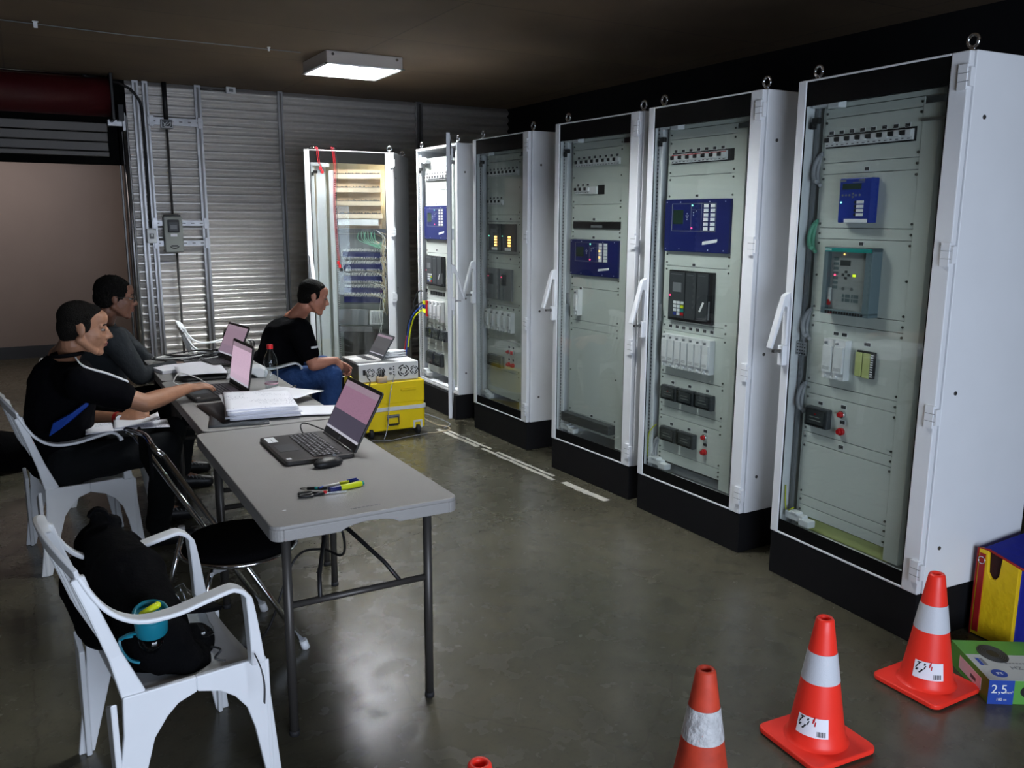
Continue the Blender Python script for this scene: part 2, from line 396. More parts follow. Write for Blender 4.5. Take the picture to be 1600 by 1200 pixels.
# ------------------------------------------------------------------ the room
CZ = 2.87
mb = MB(); mb.box(-4.2, 5.2, -3.2, 12, -.1, 0); struct('floor', mb, 'floor')
mb = MB(); mb.box(-4.2, 5.2, -3.2, 9.1, CZ, CZ+.1); struct('ceiling', mb, 'ceiling')
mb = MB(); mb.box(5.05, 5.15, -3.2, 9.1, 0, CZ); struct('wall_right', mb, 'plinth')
mk('wall_dim', (.12, .115, .105), .85)
mb = MB(); mb.box(-4.1, -4.0, -3.2, 12, 0, CZ); struct('wall_left', mb, 'wall_dim')
mb = MB(); mb.box(-4.0, -.7, -1.9, -1.8, 0, CZ); mb.box(2.1, 5.05, -1.9, -1.8, 0, CZ); mb.box(-.7, 2.1, -1.9, -1.8, 2.0, CZ); struct('wall_front', mb, 'wall_dim')
def corrugated(x0, x1, z0, z1, y, pitch=.082, amp=.017, n=8):
    mb = MB(); vs = []; z = z0
    while z < z1:
        for f, d in ((0, 1), (.05, .9), (.32, -.9), (.38, -1), (.50, -.97), (.60, -.72), (.80, .1), (.92, .8)):
            zz = z+pitch*f
            if zz <= z1: vs += [(x0, y+amp*d, zz), (x1, y+amp*d, zz)]
        z += pitch
    vs += [(x0, y, z1), (x1, y, z1)]
    mb.add(vs, [(2*i, 2*i+1, 2*i+3, 2*i+2) for i in range(len(vs)//2-1)], False); return mb
WY = 9.05
mb = corrugated(.96, 5.05, 0, CZ, WY)
struct('wall_back', mb, 'corr')
mb = corrugated(-4.0, -2.4, 0, CZ, WY); o = struct('wall_back', mb, 'corr')
mb = MB(); mb.box(-2.4, .96, WY-.01, WY+.04, 2.1, CZ); o = struct('wall_back', mb, 'glass_print')
mb = MB(); mb.box(-4, 2.6, 11.4, 11.5, .14, 3.2); struct('wall_beyond', mb, 'beige_wall')
mb = MB(); mb.box(-4, 2.6, 11.37, 11.5, 0, .14); struct('foot_strip_beyond', mb, 'dark_grey')  # dark grey strip along the foot of the beige wall
mb = MB(); mb.box(2.5, 2.6, 9.1, 11.4, 0, 3.2); struct('wall_corridor', mb, 'beige_wall')
mk('corr_ceiling', (.03, .028, .025), .9)
mb = MB(); mb.box(-4, 2.6, 9.1, 11.5, 2.95, 3.0); o = struct('ceiling', mb, 'corr_ceiling')
# door jamb of the big opening
mb = MB(); mb.box(.90, .96, 8.99, 9.1, 0, 2.55); mb.box(.865, .885, 9.04, 9.1, 0, 2.5); o = struct('door_1', mb, 'steel_dark', bevel=.004)
mb = MB(); mb.cyl((.925, 8.965, .0), (.925, 8.965, 2.48), .019, n=16); j = mb.build('guide_pipe', 'zinc', o)
mb = MB(); mb.box(.78, .93, 8.9, 8.99, 2.44, 2.50); mb.box(.90, .93, 8.86, 8.99, 2.40, 2.56); mb.build('track_bracket', 'zinc', o, .004)
# roller shutter with its red drum cover
t = thing('roller_shutter', 'rolled-up steel shutter with a dark red drum cover above the left doorway', 'shutter', (-.8, 8.8, 2.2))
mb = MB(); pr_ = [(.02+.17*math.cos(a), .48+.17*math.sin(a)) for a in [2*PI*i/28 for i in range(28)]]
mb.prism([(y-.0, z-.0) for y, z in pr_], 'x', -1.7, 1.60, True); mb.build('drum_cover', 'shutter_red', t)
mb = MB()
for k in range(3): mb.box(-1.7, 1.58, .16+.012*k, .185+.012*k, .19-.085*k, .268-.085*k)
mb.build('slat_curtain', 'shutter_grey', t, .006)
mb = MB(); mb.box(-1.7, 1.58, .15, .20, -.03, .01); mb.build('bottom_rail', 'shutter_grey', t, .004)
mb = MB(); mb.box(1.60, 1.625, -.16, .22, .27, .67); mb.build('end_plate', 'black', t, .004)
mb = MB(); mb.box(1.66, 1.71, -.05, .16, .28, .42); mb.build('chain_bracket', 'black', t, .004)
mb = MB(); mb.cyl((-1.7, .0, .655), (1.58, .0, .655), .009); mb.cyl((-1.7, -.06, .625), (1.45, -.06, .625), .006); mb.build('top_rod', 'chrome', t)

# strut posts and rails on the wall
def post(x, w_, lab, d=.04):
    mb = MB(); mb.box(-w_/2, w_/2, -d, 0, 0, CZ); mb.m = 1; mb.box(-w_/6, w_/6, -d-.0015, -d, .02, CZ-.02)
    o = mb.build('strut_post', ['zinc', 'steel_dark'], None, .003); o.location = (x, WY-.012, 0); tag(o, lab, 'post', None); return o
post(1.045, .055, 'zinc strut post left of the twin pair, nearest the doorway', .05)
post(1.13, .05, 'zinc strut post right of the twin pair, behind the small switch box', .045)
post(1.60, .06, 'zinc strut post just right of the grey meter box')
post(2.395, .05, 'zinc strut post standing alone on the corrugated wall, left of the first cabinet')
post(3.915, .07, 'zinc strut post behind and above the two white cabinets at the end of the row')
def rail(z, x0, x1, lab, h=.05):
    mb = MB(); mb.box(0, x1-x0, -.03, 0, -h/2, h/2)
    for cx in (.012, x1-x0-.05): mb.m = 0; mb.box(cx, cx+.04, -.045, -.028, -.05, .05)
    mb.m = 1
    for i in range(int((x1-x0)/.08)): mb.box(.04+.08*i, .07+.08*i, -.0315, -.03, -.006, .006)
    o = mb.build('strut_rail', ['zinc', 'steel_dark'], None, .003); o.location = (x0, WY-.05, z); tag(o, lab, 'rail')
rail(2.515, 1.13, 1.63, 'horizontal zinc strut rail crossing high up behind the junction box', .07)
rail(1.565, 1.10, 1.63, 'horizontal zinc strut rail behind the top of the meter box')
rail(1.375, 1.10, 1.63, 'horizontal zinc strut rail behind the foot of the meter box')
# meter box
t = thing('meter_box', 'grey plastic electricity meter box with a black framed window on the strut rails', 'meter box', (1.282, 8.93, 1.29))
mb = MB(); mb.box(-.085, .085, -.05, .05, 0, .34); mb.build('enclosure', 'meter_grey', t, .012, 3)
mb = MB(); mb.box(-.052, .052, -.062, -.05, .19, .31); mb.build('window_frame', 'black', t, .008)
mb = MB(); mb.box(-.038, .038, -.065, -.062, .205, .285); mb.m = 1; mb.box(-.03, .03, -.066, -.065, .22, .26); mb.build('window', ['dark_grey', 'mid_grey'], t)
mb = MB(); mb.box(-.03, .03, -.052, -.05, .15, .175); mb.build('label', 'paper', t)
mb = MB(); mb.tube([(-.04+.008*i, -.052, .055-.018*math.sin(PI*i/10)) for i in range(11)], .004); mb.box(-.03, .03, -.055, -.05, .055, .068); mb.build('latch', 'black', t)
mb = MB(); mb.box(-.075, .075, -.03, .04, .34, .355); mb.build('lid', 'black', t, .004)
t = thing('switch_box', 'small light grey switch box clamped to the twin posts left of the meter box', 'switch box', (1.085, 8.93, 1.38))
mb = MB(); mb.box(-.04, .045, -.03, .05, 0, .13); mb.build('enclosure', 'cab', t, .006)
mb = MB(); mb.box(-.02, .02, -.035, -.03, .04, .09); mb.m = 1; mb.box(-.008, .008, -.042, -.035, .06, .085); mb.build('rocker', ['mid_grey', 'white'], t, .002)
t = thing('junction_box', 'small open metal junction box with knotted wires high on the strut rail', 'junction box', (1.295, 8.94, 2.485))
mb = MB(); mb.box(-.055, .055, -.01, .05, -.035, .045); mb.build('enclosure', 'zinc', t, .005)
mb = MB(); mb.box(-.045, .045, -.012, -.01, -.027, .037); mb.build('cover', 'dark_grey', t)
mb = MB(); mb.tube(spline([(-.04, -.02, .02), (-.01, -.025, -.01), (.03, -.02, .02), (.02, -.022, -.02), (-.03, -.02, -.015), (.0, -.024, .02)]), .004); mb.build('wires', 'cab', t)
def conduit(pts, r, lab, m_='steel_dark'):
    mb = MB(); mb.tube(pts, r, 10); o = mb.build('conduit', m_); tag(o, lab, 'conduit'); return o
conduit([(1.295, 8.965, 2.44), (1.295, 8.965, 1.65)], .011, 'thin dark conduit dropping from junction box to meter box')
conduit([(1.295, 8.965, 2.87), (1.295, 8.965, 2.53)], .022, 'short black conduit between the ceiling and the junction box', 'black')
conduit([(1.31, 8.965, 1.28), (1.315, 8.965, .02)], .011, 'thin dark conduit running from the meter box down to the floor')
conduit(spline([(.6, 8.72, 2.84), (.9, 8.9, 2.82), (1.05, 8.955, 2.72), (1.09, 8.965, 2.5), (1.09, 8.96, 1.52)]), .012, 'dark flexible conduit bending down from the shutter between twin posts', 'black')
conduit([(1.62, 8.97, 2.83), (1.86, 8.97, 2.83)], .008, 'short thin conduit beneath the ceiling leading to the light switch box')
mb = MB(); mb.box(-.045, .045, -.03, .03, -.03, .03); mb.m = 1; mb.box(-.02, .02, -.032, -.03, -.015, .015)
o = mb.build('ceiling_box', ['white', 'mid_grey'], None, .004); o.location = (1.9, 8.95, 2.835); tag(o, 'small white box at the wall top beneath the ceiling', 'junction box')
# cable on the ceiling with clips
a, bq = G(-40, 26, CZ-.01), G(470, 82, CZ-.01)
mb = MB(); mb.tube([a, G(200, 55, CZ-.008), bq], .0035, 6); o = mb.build('ceiling_cable', 'mid_grey'); tag(o, 'thin pale cable running along the dark ceiling to the lamp', 'cable')
for px, py, lab, s_ in ((55, 36, 'larger pale clip on the ceiling cable at far left', 1.0), (420, 76, 'tiny pale clip on the ceiling cable near the lamp', .6)):
    p = G(px, py, CZ-.012); t = MB(); t.box(-.012*s_, .012*s_, -.004, .004, -.03*s_, .012*s_); t.box(-.018*s_, .018*s_, -.01, .01, .006, .012)
    o = t.build('cable_clip', 'white', None, .002); o.location = p; tag(o, lab, 'clip')

# ------------------------------------------------------------------ ceiling light
def troffer(loc, lab, tubem):
    t = thing('ceiling_light', lab, 'ceiling light', loc)
    a = .31; h = .085
    mb = MB(); mb.box(-a, a, -a, a, 0, .004)
    for s_ in (-1, 1):
        mb.box(-a, a, s_*a-.006*(s_ > 0), s_*a+.006*(s_ < 0), -h, 0) if False else mb.box(-a, a, min(s_*a, s_*(a-.006)), max(s_*a, s_*(a-.006)), -h, 0)
        mb.box(min(s_*a, s_*(a-.006)), max(s_*a, s_*(a-.006)), -a, a, -h, 0)
    mb.build('housing', 'lamp_body', t, .002)
    mb = MB()
    for s_ in (-1, 1):
        mb.box(-a-.012, a+.012, min(s_*(a+.012), s_*(a-.012)), max(s_*(a+.012), s_*(a-.012)), -h-.006, -h)
        mb.box(min(s_*(a+.012), s_*(a-.012)), max(s_*(a+.012), s_*(a-.012)), -a-.012, a+.012, -h-.006, -h)
    mb.build('trim_frame', 'white', t)
    for i in range(4):
        x = -.2325+.155*i; mb = MB(); mb.cyl((x, -.29, -.018), (x, .29, -.018), .012, n=12); mb.build('tube', tubem, t)
    mb = MB()
    for i in range(1, 4): x = -a+2*a*i/4; mb.prism([(x-.016, -h+.055), (x+.016, -h+.055), (x+.002, -h), (x-.002, -h)], 'y', -a+.01, a-.01)
    for i in range(1, 5): y = -a+2*a*i/5; mb.prism([(y-.014, -h+.055), (y+.014, -h+.055), (y+.002, -h), (y-.002, -h)], 'x', -a+.01, a-.01)
    mb.build('louver', 'louver', t)
    for sx, sy in ((-1, -1), (1, -1), (-1, 1), (1, 1)):
        mb = MB(); mb.cyl((sx*.26, sy*(a+.0), -.02), (sx*.26, sy*(a+.008), -.02), .011); mb.build('fixing_clip', 'chrome', t)
    return t
lt = troffer((2.44, 6.95, CZ-.005), 'square louvred fluorescent lamp glowing white on the ceiling', 'tube')
lt.rotation_euler = (0, 0, 0)
troffer((1.85, 3.5, CZ-.005), 'square louvred fluorescent lamp on the ceiling above the tables, out of the picture', 'tube_far')

# ------------------------------------------------------------------ cabinets
SCREW = MB().cyl((0, 0, 0), (0, -.004, 0), .0055, .0045, 8); SCREW.m = 0
SCREW_ME = SCREW.mesh('screw', 'screw')
def screw(parent, u, z, y=.08):
    o = bpy.data.objects.new('screw', SCREW_ME); C.objects.link(o); o.parent = parent; o.location = (u, y, z)
PY = .08
def add_panel(t, z1, z0, u0=.088, u1=.570, name='front_panel', mt='panel', screws=True, y=PY):
    mb = MB(); mb.box(u0, u1, y, y+.004, z0+.0012, z1-.0012); p = mb.build(name, mt, t, .0012)
    if screws:
        h = z1-z0; zs = [(z0+z1)/2] if h < .06 else ([z1-.018, z0+.018] if h < .30 else [z1-.018, (z0+z1)/2, z0+.018])
        for z in zs:
            for u in (u0+.010, u1-.010): screw(p, u, z, y)
    return p
def label_plate(t, u, z, w_=.026, h=.018):
    mb = MB(); mb.box(u-w_/2, u+w_/2, PY-.0016, PY, z-h/2, z+h/2); mb.m = 1; mb.box(u-w_/2+.002, u+w_/2-.002, PY-.002, PY-.0014, z-h/2+.002, z+h/2-.002)
    mb.m = 2
    for k in (-.2, .2): mb.box(u-w_*.3, u+w_*.28, PY-.0022, PY-.0019, z+h*k-.0009, z+h*k+.0009)
    mb.build('label_plate', ['white', 'black', 'mid_grey'], t)
def breakers(t, n, u0, u1, z0, z1, red=True):
    w_ = (u1-u0)/n
    for i in range(n):
        a = u0+w_*i; mb = MB(); mb.box(a+.0006, a+w_-.0006, PY-.012, PY+.03, z0, z1-.004)
        mb.m = 1; mb.box(a+w_*.05, a+w_*.95, PY-.0128, PY-.012, z1-.011, z1-.007)
        mb.m = 0; mb.box(a+w_*.52, a+w_*.98, PY-.022, PY-.012, z0+.014, z0+.036)
        mb.m = 2; mb.box(a+w_*.12, a+w_*.3, PY-.0128, PY-.012, z0+.004, z0+.009); mb.box(a+w_*.6, a+w_*.85, PY-.0128, PY-.012, z0+.003, z0+.007)
        b = mb.build('circuit_breaker', ['white', 'red' if red else 'mid_grey', 'mid_grey'], t, .0012)
        mb = MB(); mb.box(a+w_*.1, a+w_*.55, PY-.026, PY-.012, z0+.018, z0+.036); mb.build('toggle', 'black', b, .002)
        label_plate(t, a+w_*.4, z1+.012, min(.026, w_*.55), .018)
def red_button(t, u, z, rim=True):
    mb = MB(); mb.cyl((u, PY, z), (u, PY-.014, z), .016, n=20); b = mb.build('push_button', 'chrome' if rim else 'red', t)
    mb = MB(); mb.cyl((u, PY-.012, z), (u, PY-.026, z), .0125, .011, n=20); mb.build('button_cap', 'red', b)
def meter_relay(t, u0, u1, z0, z1, red=False, y=PY):
    mb = MB(); mb.box(u0, u1, y-.03, y, z0, z1); mb.m = 0
    b = mb.build('auxiliary_relay', 'dark_grey', t, .004)
    mb = MB(); mb.box(u0+.014, u1-.016, y-.034, y-.03, z0+.014, z1-.012); mb.m = 1
    mb.box(u0+.03, u1-.03, y-.0345, y-.034, z0+.03, z0+.034); mb.box(u0+.03, u1-.04, y-.0345, y-.034, z0+.045, z0+.048)
    if red: mb.m = 2; mb.box((u0+u1)/2-.006, (u0+u1)/2+.004, y-.035, y-.034, z1-.032, z1-.025)
    mb.build('relay_window', ['mid_grey', 'panel', 'red'], b)
    mb = MB(); mb.box(u0+.006, u1-.006, y-.042, y-.034, z0+.006, z1-.006); mb.build('clear_cover', 'glass_dark', b, .003)
def test_block(t, u0, u1, z0, z1, nm='test_block'):
    mb = MB(); mb.box(u0+.001, u1-.001, PY-.035, PY, z0, z1); mb.box(u0+.006, u1-.006, PY-.045, PY-.035, z0+.03, z1-.03)
    mb.m = 1
    mb.box(u0+.014, u0+.022, PY-.0458, PY-.035, z1-.022, z1-.012); 
    for k in range(3): mb.box(u0+.010, u1-.012, PY-.0457, PY-.045, z0+.04+.005*k, z0+.0418+.005*k)
    b = mb.build(nm, ['white', 'mid_grey'], t, .003)
    mb = MB(); mb.cyl((u0+.02, PY-.036, z0+.012), (u0+.02, PY-.043, z0+.012), .007, n=12); mb.build('latch_knob', 'white_plastic', b)
def relay_big(t, u0, u1, z0, z1, ml='navy', amber=False):
    y = PY-.018
    mb = MB(); mb.box(u0, u1, y, PY, z0, z1); b = mb.build('protection_relay', ml, t, .002)
    W_, H_ = u1-u0, z1-z0; U = lambda f: u0+W_*f; Z = lambda f: z0+H_*f
    mb = MB()
    for a, c, d, e in ((.115, .80, .395, .405), (.115, .80, .915, .925), (.115, .122, .395, .925), (.795, .80, .395, .925), (.42, .425, .395, .925), (.58, .585, .395, .925), (.43, .58, .80, .806)):
        mb.box(U(a), U(c), y-.001, y, Z(d), Z(e))
    mb.build('front_outline', 'mid_grey', b)
    mb = MB(); mb.box(U(.14), U(.30), y-.0015, y, Z(.53), Z(.80)); mb.build('display', 'lcd', b)
    mb = MB()
    for cx, cz in ((.36, .66), (.345, .69), (.375, .69), (.36, .73), (.36, .62), (.46, .75), (.46, .7), (.5, .78)): mb.box(U(cx)-.002, U(cx)+.002, y-.001, y, Z(cz)-.003, Z(cz)+.003)
    mb.build('keypad', 'cable_white', b)
    for i in range(6):
        for j in range(2):
            zz = .875-.0855*i; uu = .60+.10*j; mb = MB()
            mb.box(U(uu+.02), U(uu+.085), y-.003, y, Z(zz)-.008, Z(zz)+.008); mb.m = 1
            mb.cyl((U(uu+.012), y, Z(zz)), (U(uu+.012), y-.004, Z(zz)), .0055, n=10)
            if amber and (i, j) in ((2, 0), (4, 0)): mb.m = 2; mb.box(U(uu+.02), U(uu+.05), y-.0035, y, Z(zz)-.005, Z(zz)+.005)
            mb.build('function_key', ['white', 'navy', 'led_amber'], b)
    mb = MB(); mb.cyl((U(.44), y, Z(.885)), (U(.44), y-.003, Z(.885)), .0035, n=10); mb.build('indicator_lamp', 'led_green', b, label='green indicator lamp')
    mb = MB(); mb.cyl((U(.44), y, Z(.455)), (U(.44), y-.003, Z(.455)), .0035, n=10); mb.build('indicator_lamp', 'led_red', b, label='red indicator lamp')
    mb = MB(); mb.add([(U(.61), y-.001, Z(.14)), (U(.83), y-.001, Z(.20)), (U(.84), y-.001, Z(.26)), (U(.615), y-.001, Z(.205))], [(0, 1, 2, 3)]); mb.build('tape_strip', 'white', b)
    mb = MB()
    for a in (.03, .25, .70, .93):
        for c in (.05, .95): mb.cyl((U(a), y, Z(c)), (U(a), y-.002, Z(c)), .003, n=8)
    mb.build('corner_screws', 'white', b)
def rack_unit(t, u0, u1, z0, z1):      # dark modular unit
    y = PY-.02; W_, H_ = u1-u0, z1-z0; U = lambda f: u0+W_*f; Z = lambda f: z0+H_*f
    mb = MB(); mb.box(u0, u1, y, PY, z0, z1); b = mb.build('modular_relay', 'black', t, .003)
    for a, c in ((.04, .40), (.42, .66), (.68, .92)):
        mb = MB(); mb.box(U(a), U(c), y-.008, y, Z(.06), Z(.97)); mb.m = 1; mb.box(U(a)+.01, U(c)-.02, y-.0085, y-.008, Z(.92), Z(.93)); mb.build('relay_module', ['dark_grey', 'mid_grey'], b, .002)
    mb = MB(); mb.box(U(.13), U(.33), y-.010, y-.008, Z(.58), Z(.76)); mb.build('display', 'mid_grey', b)
    cols = ['cab', 'lime', 'cab', 'cab', 'cab', 'teal', 'cab', 'cab', 'led_red', 'blue', 'cab', 'red']
    mb = MB(); ml = ['cab', 'lime', 'teal', 'blue', 'red']
    grid = [(0, 0, 0), (0, 0, 1), (0, 0, 2), (3, 0, 4)]
    for i, row in enumerate(grid):
        for j, q in enumerate(row): mb.m = q; mb.box(U(.16+.085*j), U(.225+.085*j), y-.0105, y-.008, Z(.34-.075*i), Z(.395-.075*i))
    mb.build('keypad', ml, b)
    mb = MB(); mb.cyl((U(.07), y-.008, Z(.50)), (U(.07), y-.011, Z(.50)), .004, n=10); mb.build('indicator_lamp', 'led_red', b)
    mb = MB(); mb.add([(U(.74), y-.0095, Z(.24)), (U(.78), y-.0095, Z(.23)), (U(.86), y-.0095, Z(.42)), (U(.82), y-.0095, Z(.43))], [(0, 1, 2, 3)]); mb.build('tape_strip', 'white', b)
    mb = MB(); mb.box(U(.935), U(.955), y-.006, y, Z(.1), Z(.45)); mb.build('side_label', 'mid_grey', b)

CABS = {7: (2.926, 2.717, -93.2), 6: (2.935, 3.738, -89.1), 5: (2.935, 4.658, -87.6), 4: (2.988, 5.893, -89.2), 3: (2.972, 6.995, -90.0), 2: (2.286, 7.839, -33.0)}
CLAB = {7: 'nearest and largest glass-door relay cabinet, beside the cones and striped bag',
        6: 'second glass-door relay cabinet from the front, with a wide navy relay and seven white blocks',
        5: 'third glass-door cabinet from the front, holding a navy relay above blank grey panels',
        4: 'dim glass-door cabinet with amber lamps, its pane reflecting the yellow case',
        3: 'narrow-looking cabinet with its door swung wide open beside the yellow case',
        2: 'cabinet at the corrugated wall showing blue terminals, loose wires and warm inner light'}
DW = .6
def door_panel(t, w_=.8, flip=False, origin=(0, 0, 0), rot=0, handle=True, opened=False):
    T = Matrix.Translation(Vector(origin)) @ Matrix.Rotation(rot, 4, 'Z')
    def nb(): q = MB(); q.T = T; return q
    # frame profile; local x from 0 (free edge) to .8 (hinge edge), y 0 outer face
    mb = nb()
    mb.box(0, .045, 0, .026, .203, 2.197); mb.box(.725, .797, 0, .026, .203, 2.197)
    mb.box(.045, .725, 0, .026, 2.189, 2.197); mb.box(.045, .725, 0, .026, .203, .213)
    d = mb.build('door', 'cab', t, .004)
    mb = nb(); mb.box(.045, .725, .006, .010, .213, 2.189); mb.build('glass_pane', 'glass', d)
    mb = nb()
    mb.box(.045, .725, .0045, .0055, 2.09, 2.189); mb.box(.045, .725, .0045, .0055, .213, .272); mb.box(.045, .052, .0045, .0055, .272, 2.09); mb.box(.719, .725, .0045, .0055, .272, 2.09)
    mb.build('glass_border', 'glass_print', d)
    if handle:
        mb = nb(); mb.box(.004, .036, -.028, 0, .985, 1.075); mb.box(.006, .034, -.012, 0, 1.075, 1.27); mb.prism([(0, 1.24), (-.03, 1.25), (-.026, 1.30), (0, 1.31)], 'x', .006, .034); h = mb.build('handle_base', 'white_plastic', d, .004)
        mb = nb(); mb.ribbon([(.02, -.022, 1.295), (.02, -.036, 1.25), (.02, -.062, 1.16), (.02, -.092, 1.065)], [.026, .030, .032, .030], [.016, .018, .018, .014], (1, 0, 0)); mb.build('handle_lever', 'white_plastic', d, .004)
        mb = nb(); mb.cyl((.02, -.02, 1.05), (.02, -.034, 1.05), .009, n=12); mb.box(.012, .028, -.07, -.012, 1.045, 1.057); mb.build('lock_barrel', 'steel_dark', d)
    for z in (2.065, 1.46, .865, .255):
        mb = nb(); mb.box(.765, .800, -.012, .004, z, z+.085); mb.box(.790, .812, -.008, .012, z+.012, z+.073); mb.m = 1; mb.box(.767, .81, -.0126, -.0118, z+.027, z+.029); mb.box(.767, .81, -.0126, -.0118, z+.055, z+.057)
        mb.build('hinge', ['cab', 'mid_grey'], d, .003)
    return d
def cabinet_shell(k, lab, door=True, depth=DW):
    x, y, a = CABS[k]; t = thing('relay_cabinet', lab, 'cabinet', (x, y, 0), math.radians(a))
    mb = MB(); mb.box(.003, .797, .004, depth, 0, .2); mb.build('plinth', 'plinth', t, .003)
    mb = MB(); mb.box(0, .02, .032, depth, .202, 2.2); mb.box(.78, .80, .032, depth, .202, 2.2); mb.box(0, .8, depth-.01, depth, .202, 2.2)
    mb.box(.02, .78, .032, depth, 2.18, 2.2); mb.box(.02, .78, .032, depth-.01, .202, .222)
    mb.box(.02, .78, .034, .09, .222, .238)
    mb.build('cabinet_body', 'cab', t, .003)
    for u, v in ((.045, .065), (.755, .065), (.045, depth-.06), (.755, depth-.06)):
        mb = MB(); mb.cyl((u, v, 2.198), (u, v, 2.212), .012, n=16)
        mb.tube([(u+.021*math.cos(q), v, 2.238+.021*math.sin(q)) for q in [2*PI*i/24 for i in range(24)]], .006, 10, True)
        mb.build('eyebolt', 'chrome', t)
    # swing frame
    mb = MB(); mb.box(.072, .09, PY+.004, PY+.04, .25, 2.09); mb.box(.568, .64, PY-.004, PY+.03, .25, 2.05); mb.box(.072, .64, PY+.004, PY+.04, 2.08, 2.10)
    mb.build('swing_frame', 'panel', t, .002)
    if k != 7:
        mb = MB(); mb.box(.034, .062, .05, .058, .24, 2.15); mb.build('side_post', 'cab', t, .001)
        mb = MB(); mb.box(.026, .034, .048, .058, .24, 2.15); mb.build('perforated_rail', 'perf', t)
    else:
        mb = MB(); mb.box(.035, .05, .075, .085, .24, 2.15); mb.build('side_post', 'mid_grey', t)
    mb = MB(); mb.box(.665, .70, .08, .11, .24, 2.15); mb.build('mounting_post', 'cab', t, .002)
    for z in (2.085, .275):
        mb = MB(); mb.box(.05, .16, .035, .07, z, z+.035); mb.box(.14, .20, .03, .075, z-.01, z+.022); mb.box(.08, .13, .03, .07, z+.03, z+.043); mb.build('frame_latch', 'white_plastic', t, .004)
    mb = MB(); mb.box(.058, .095, .03, .05, 2.02, 2.045); mb.box(.04, .06, .035, .06, 2.0, 2.03); mb.build('door_switch', 'black', t, .003)
    for zz in (1.98, .99, .38): mb = MB(); mb.cyl((.8, .10, zz), (.803, .10, zz), .008, n=10); mb.build('side_plug', 'steel_dark', t)
    if door: door_panel(t)
    return t
def hose_loop(t, z, m_='hose', x=.058, r=.05):
    mb = MB(); pts = [(x+.030-.034*math.cos(q), .066+.012*math.sin(q), z+r*1.15*math.sin(q)) for q in [-1.5+3*i/27 for i in range(28)]]
    mb.tube(pts, .0085, 8, False, [.0085+.0012*(i % 2) for i in range(28)]); mb.tube([(p[0]+.010, p[1]+.014, z+(p[2]-z)*1.25) for p in pts], .008, 8, False, [.008+.0012*(i % 2) for i in range(28)])
    mb.build('corrugated_hose', m_, t)
# --- nearest cabinet
t = cabinet_shell(7, CLAB[7])
for z1, z0 in ((2.078, 2.04), (2.04, 1.858), (1.858, 1.812), (1.812, 1.59), (1.59, 1.544), (1.544, 1.235), (1.235, 1.187), (1.187, .915), (.915, .867), (.867, .69), (.69, .643), (.643, .394), (.394, .348), (.348, .30)):
    add_panel(t, z1, z0)
breakers(t, 8, .105, .535, 1.924, 1.968)
mb = MB(); mb.box(.100, .545, PY-.001, PY+.0005, 1.918, 1.972); mb.build('breaker_cutout', 'black', t)
label_plate(t, .325, 1.826); label_plate(t, .327, 1.528); label_plate(t, .232, 1.147, .03); label_plate(t, .278, 1.147, .03); label_plate(t, .40, 1.122, .034)
label_plate(t, .175, .832, .028); label_plate(t, .303, .84, .03, .02); label_plate(t, .303, .773, .03, .02); label_plate(t, .305, .664, .03, .02)
# small blue relay
y = PY-.045
mb = MB(); mb.box(.233, .393, y, PY, 1.612, 1.79); b = mb.build('protection_relay', 'blue', t, .004)
mb = MB(); mb.box(.250, .345, y-.002, y, 1.745, 1.768); mb.build('display', 'lcd', b)
mb = MB(); mb.box(.235, .265, y-.001, y, 1.776, 1.784); mb.box(.33, .36, y-.001, y, 1.778, 1.784); mb.box(.30, .36, y-.001, y, 1.771, 1.774); mb.build('header_marks', 'mid_grey', b)
mb = MB()
for cx, cz in ((.253, 1.722), (.27, 1.722), (.288, 1.722), (.305, 1.728), (.305, 1.715), (.32, 1.722), (.34, 1.722)): mb.cyl((cx, y, cz), (cx, y-.003, cz), .0045, n=8)
mb.build('keypad', 'mid_grey', b)
for i in range(4):
    mb = MB(); mb.box(.328, .362, y-.003, y, 1.688-.0165*i, 1.700-.0165*i); mb.m = 1; mb.cyl((.322, y, 1.694-.0165*i), (.322, y-.004, 1.694-.0165*i), .006, n=10); mb.build('function_key', ['white', 'black'], b)
mb = MB(); mb.cyl((.247, y, 1.694), (.247, y-.003, 1.694), .003, n=8); mb.build('indicator_lamp', 'led_green', b)
mb = MB(); mb.box(.272, .385, y-.006, y, 1.613, 1.628); mb.build('bottom_strip', 'cab', b)
# green-headed relay
y = PY-.055
mb = MB(); mb.box(.185, .207, y, PY, 1.243, 1.513); mb.box(.402, .438, y, PY, 1.243, 1.513); mb.box(.185, .438, y, PY, 1.235, 1.255); mb.box(.185, .438, y, PY, 1.495, 1.513)
b = mb.build('feeder_relay', 'siemens_frame', t, .003)
mb = MB(); mb.box(.190, .432, y-.002, y, 1.494, 1.510); mb.build('header_strip', 'teal', b)
text('header_lettering', 'SIEMENS', .010, 'white', b, Matrix.Translation((.208, y-.0025, 1.502)) @ Matrix.Rotation(PI/2, 4, 'X'))
mb = MB(); mb.box(.2, .41, y+.022, y+.026, 1.25, 1.50); mb.build('relay_face', 'siemens_face', b)
yf = y+.021
mb = MB(); mb.box(.256, .310, yf, yf+.002, 1.437, 1.460); mb.build('display', 'dark_grey', b)
mb = MB()
for i in range(7): mb.box(.222, .248, yf, yf+.002, 1.458-.0195*i, 1.470-.0195*i)
mb.build('led_labels', 'siemens_frame', b)
mb = MB()
for cx, cz in ((.29, 1.413), (.275, 1.40), (.305, 1.40), (.29, 1.387)): mb.box(cx-.006, cx+.006, yf-.002, yf+.002, cz-.005, cz+.005)
mb.build('arrow_keys', 'dark_grey', b)
mb = MB(); mb.box(.326, .340, yf-.002, yf+.002, 1.394, 1.404); mb.build('enter_key', 'glow_yellow', b)
mb = MB()
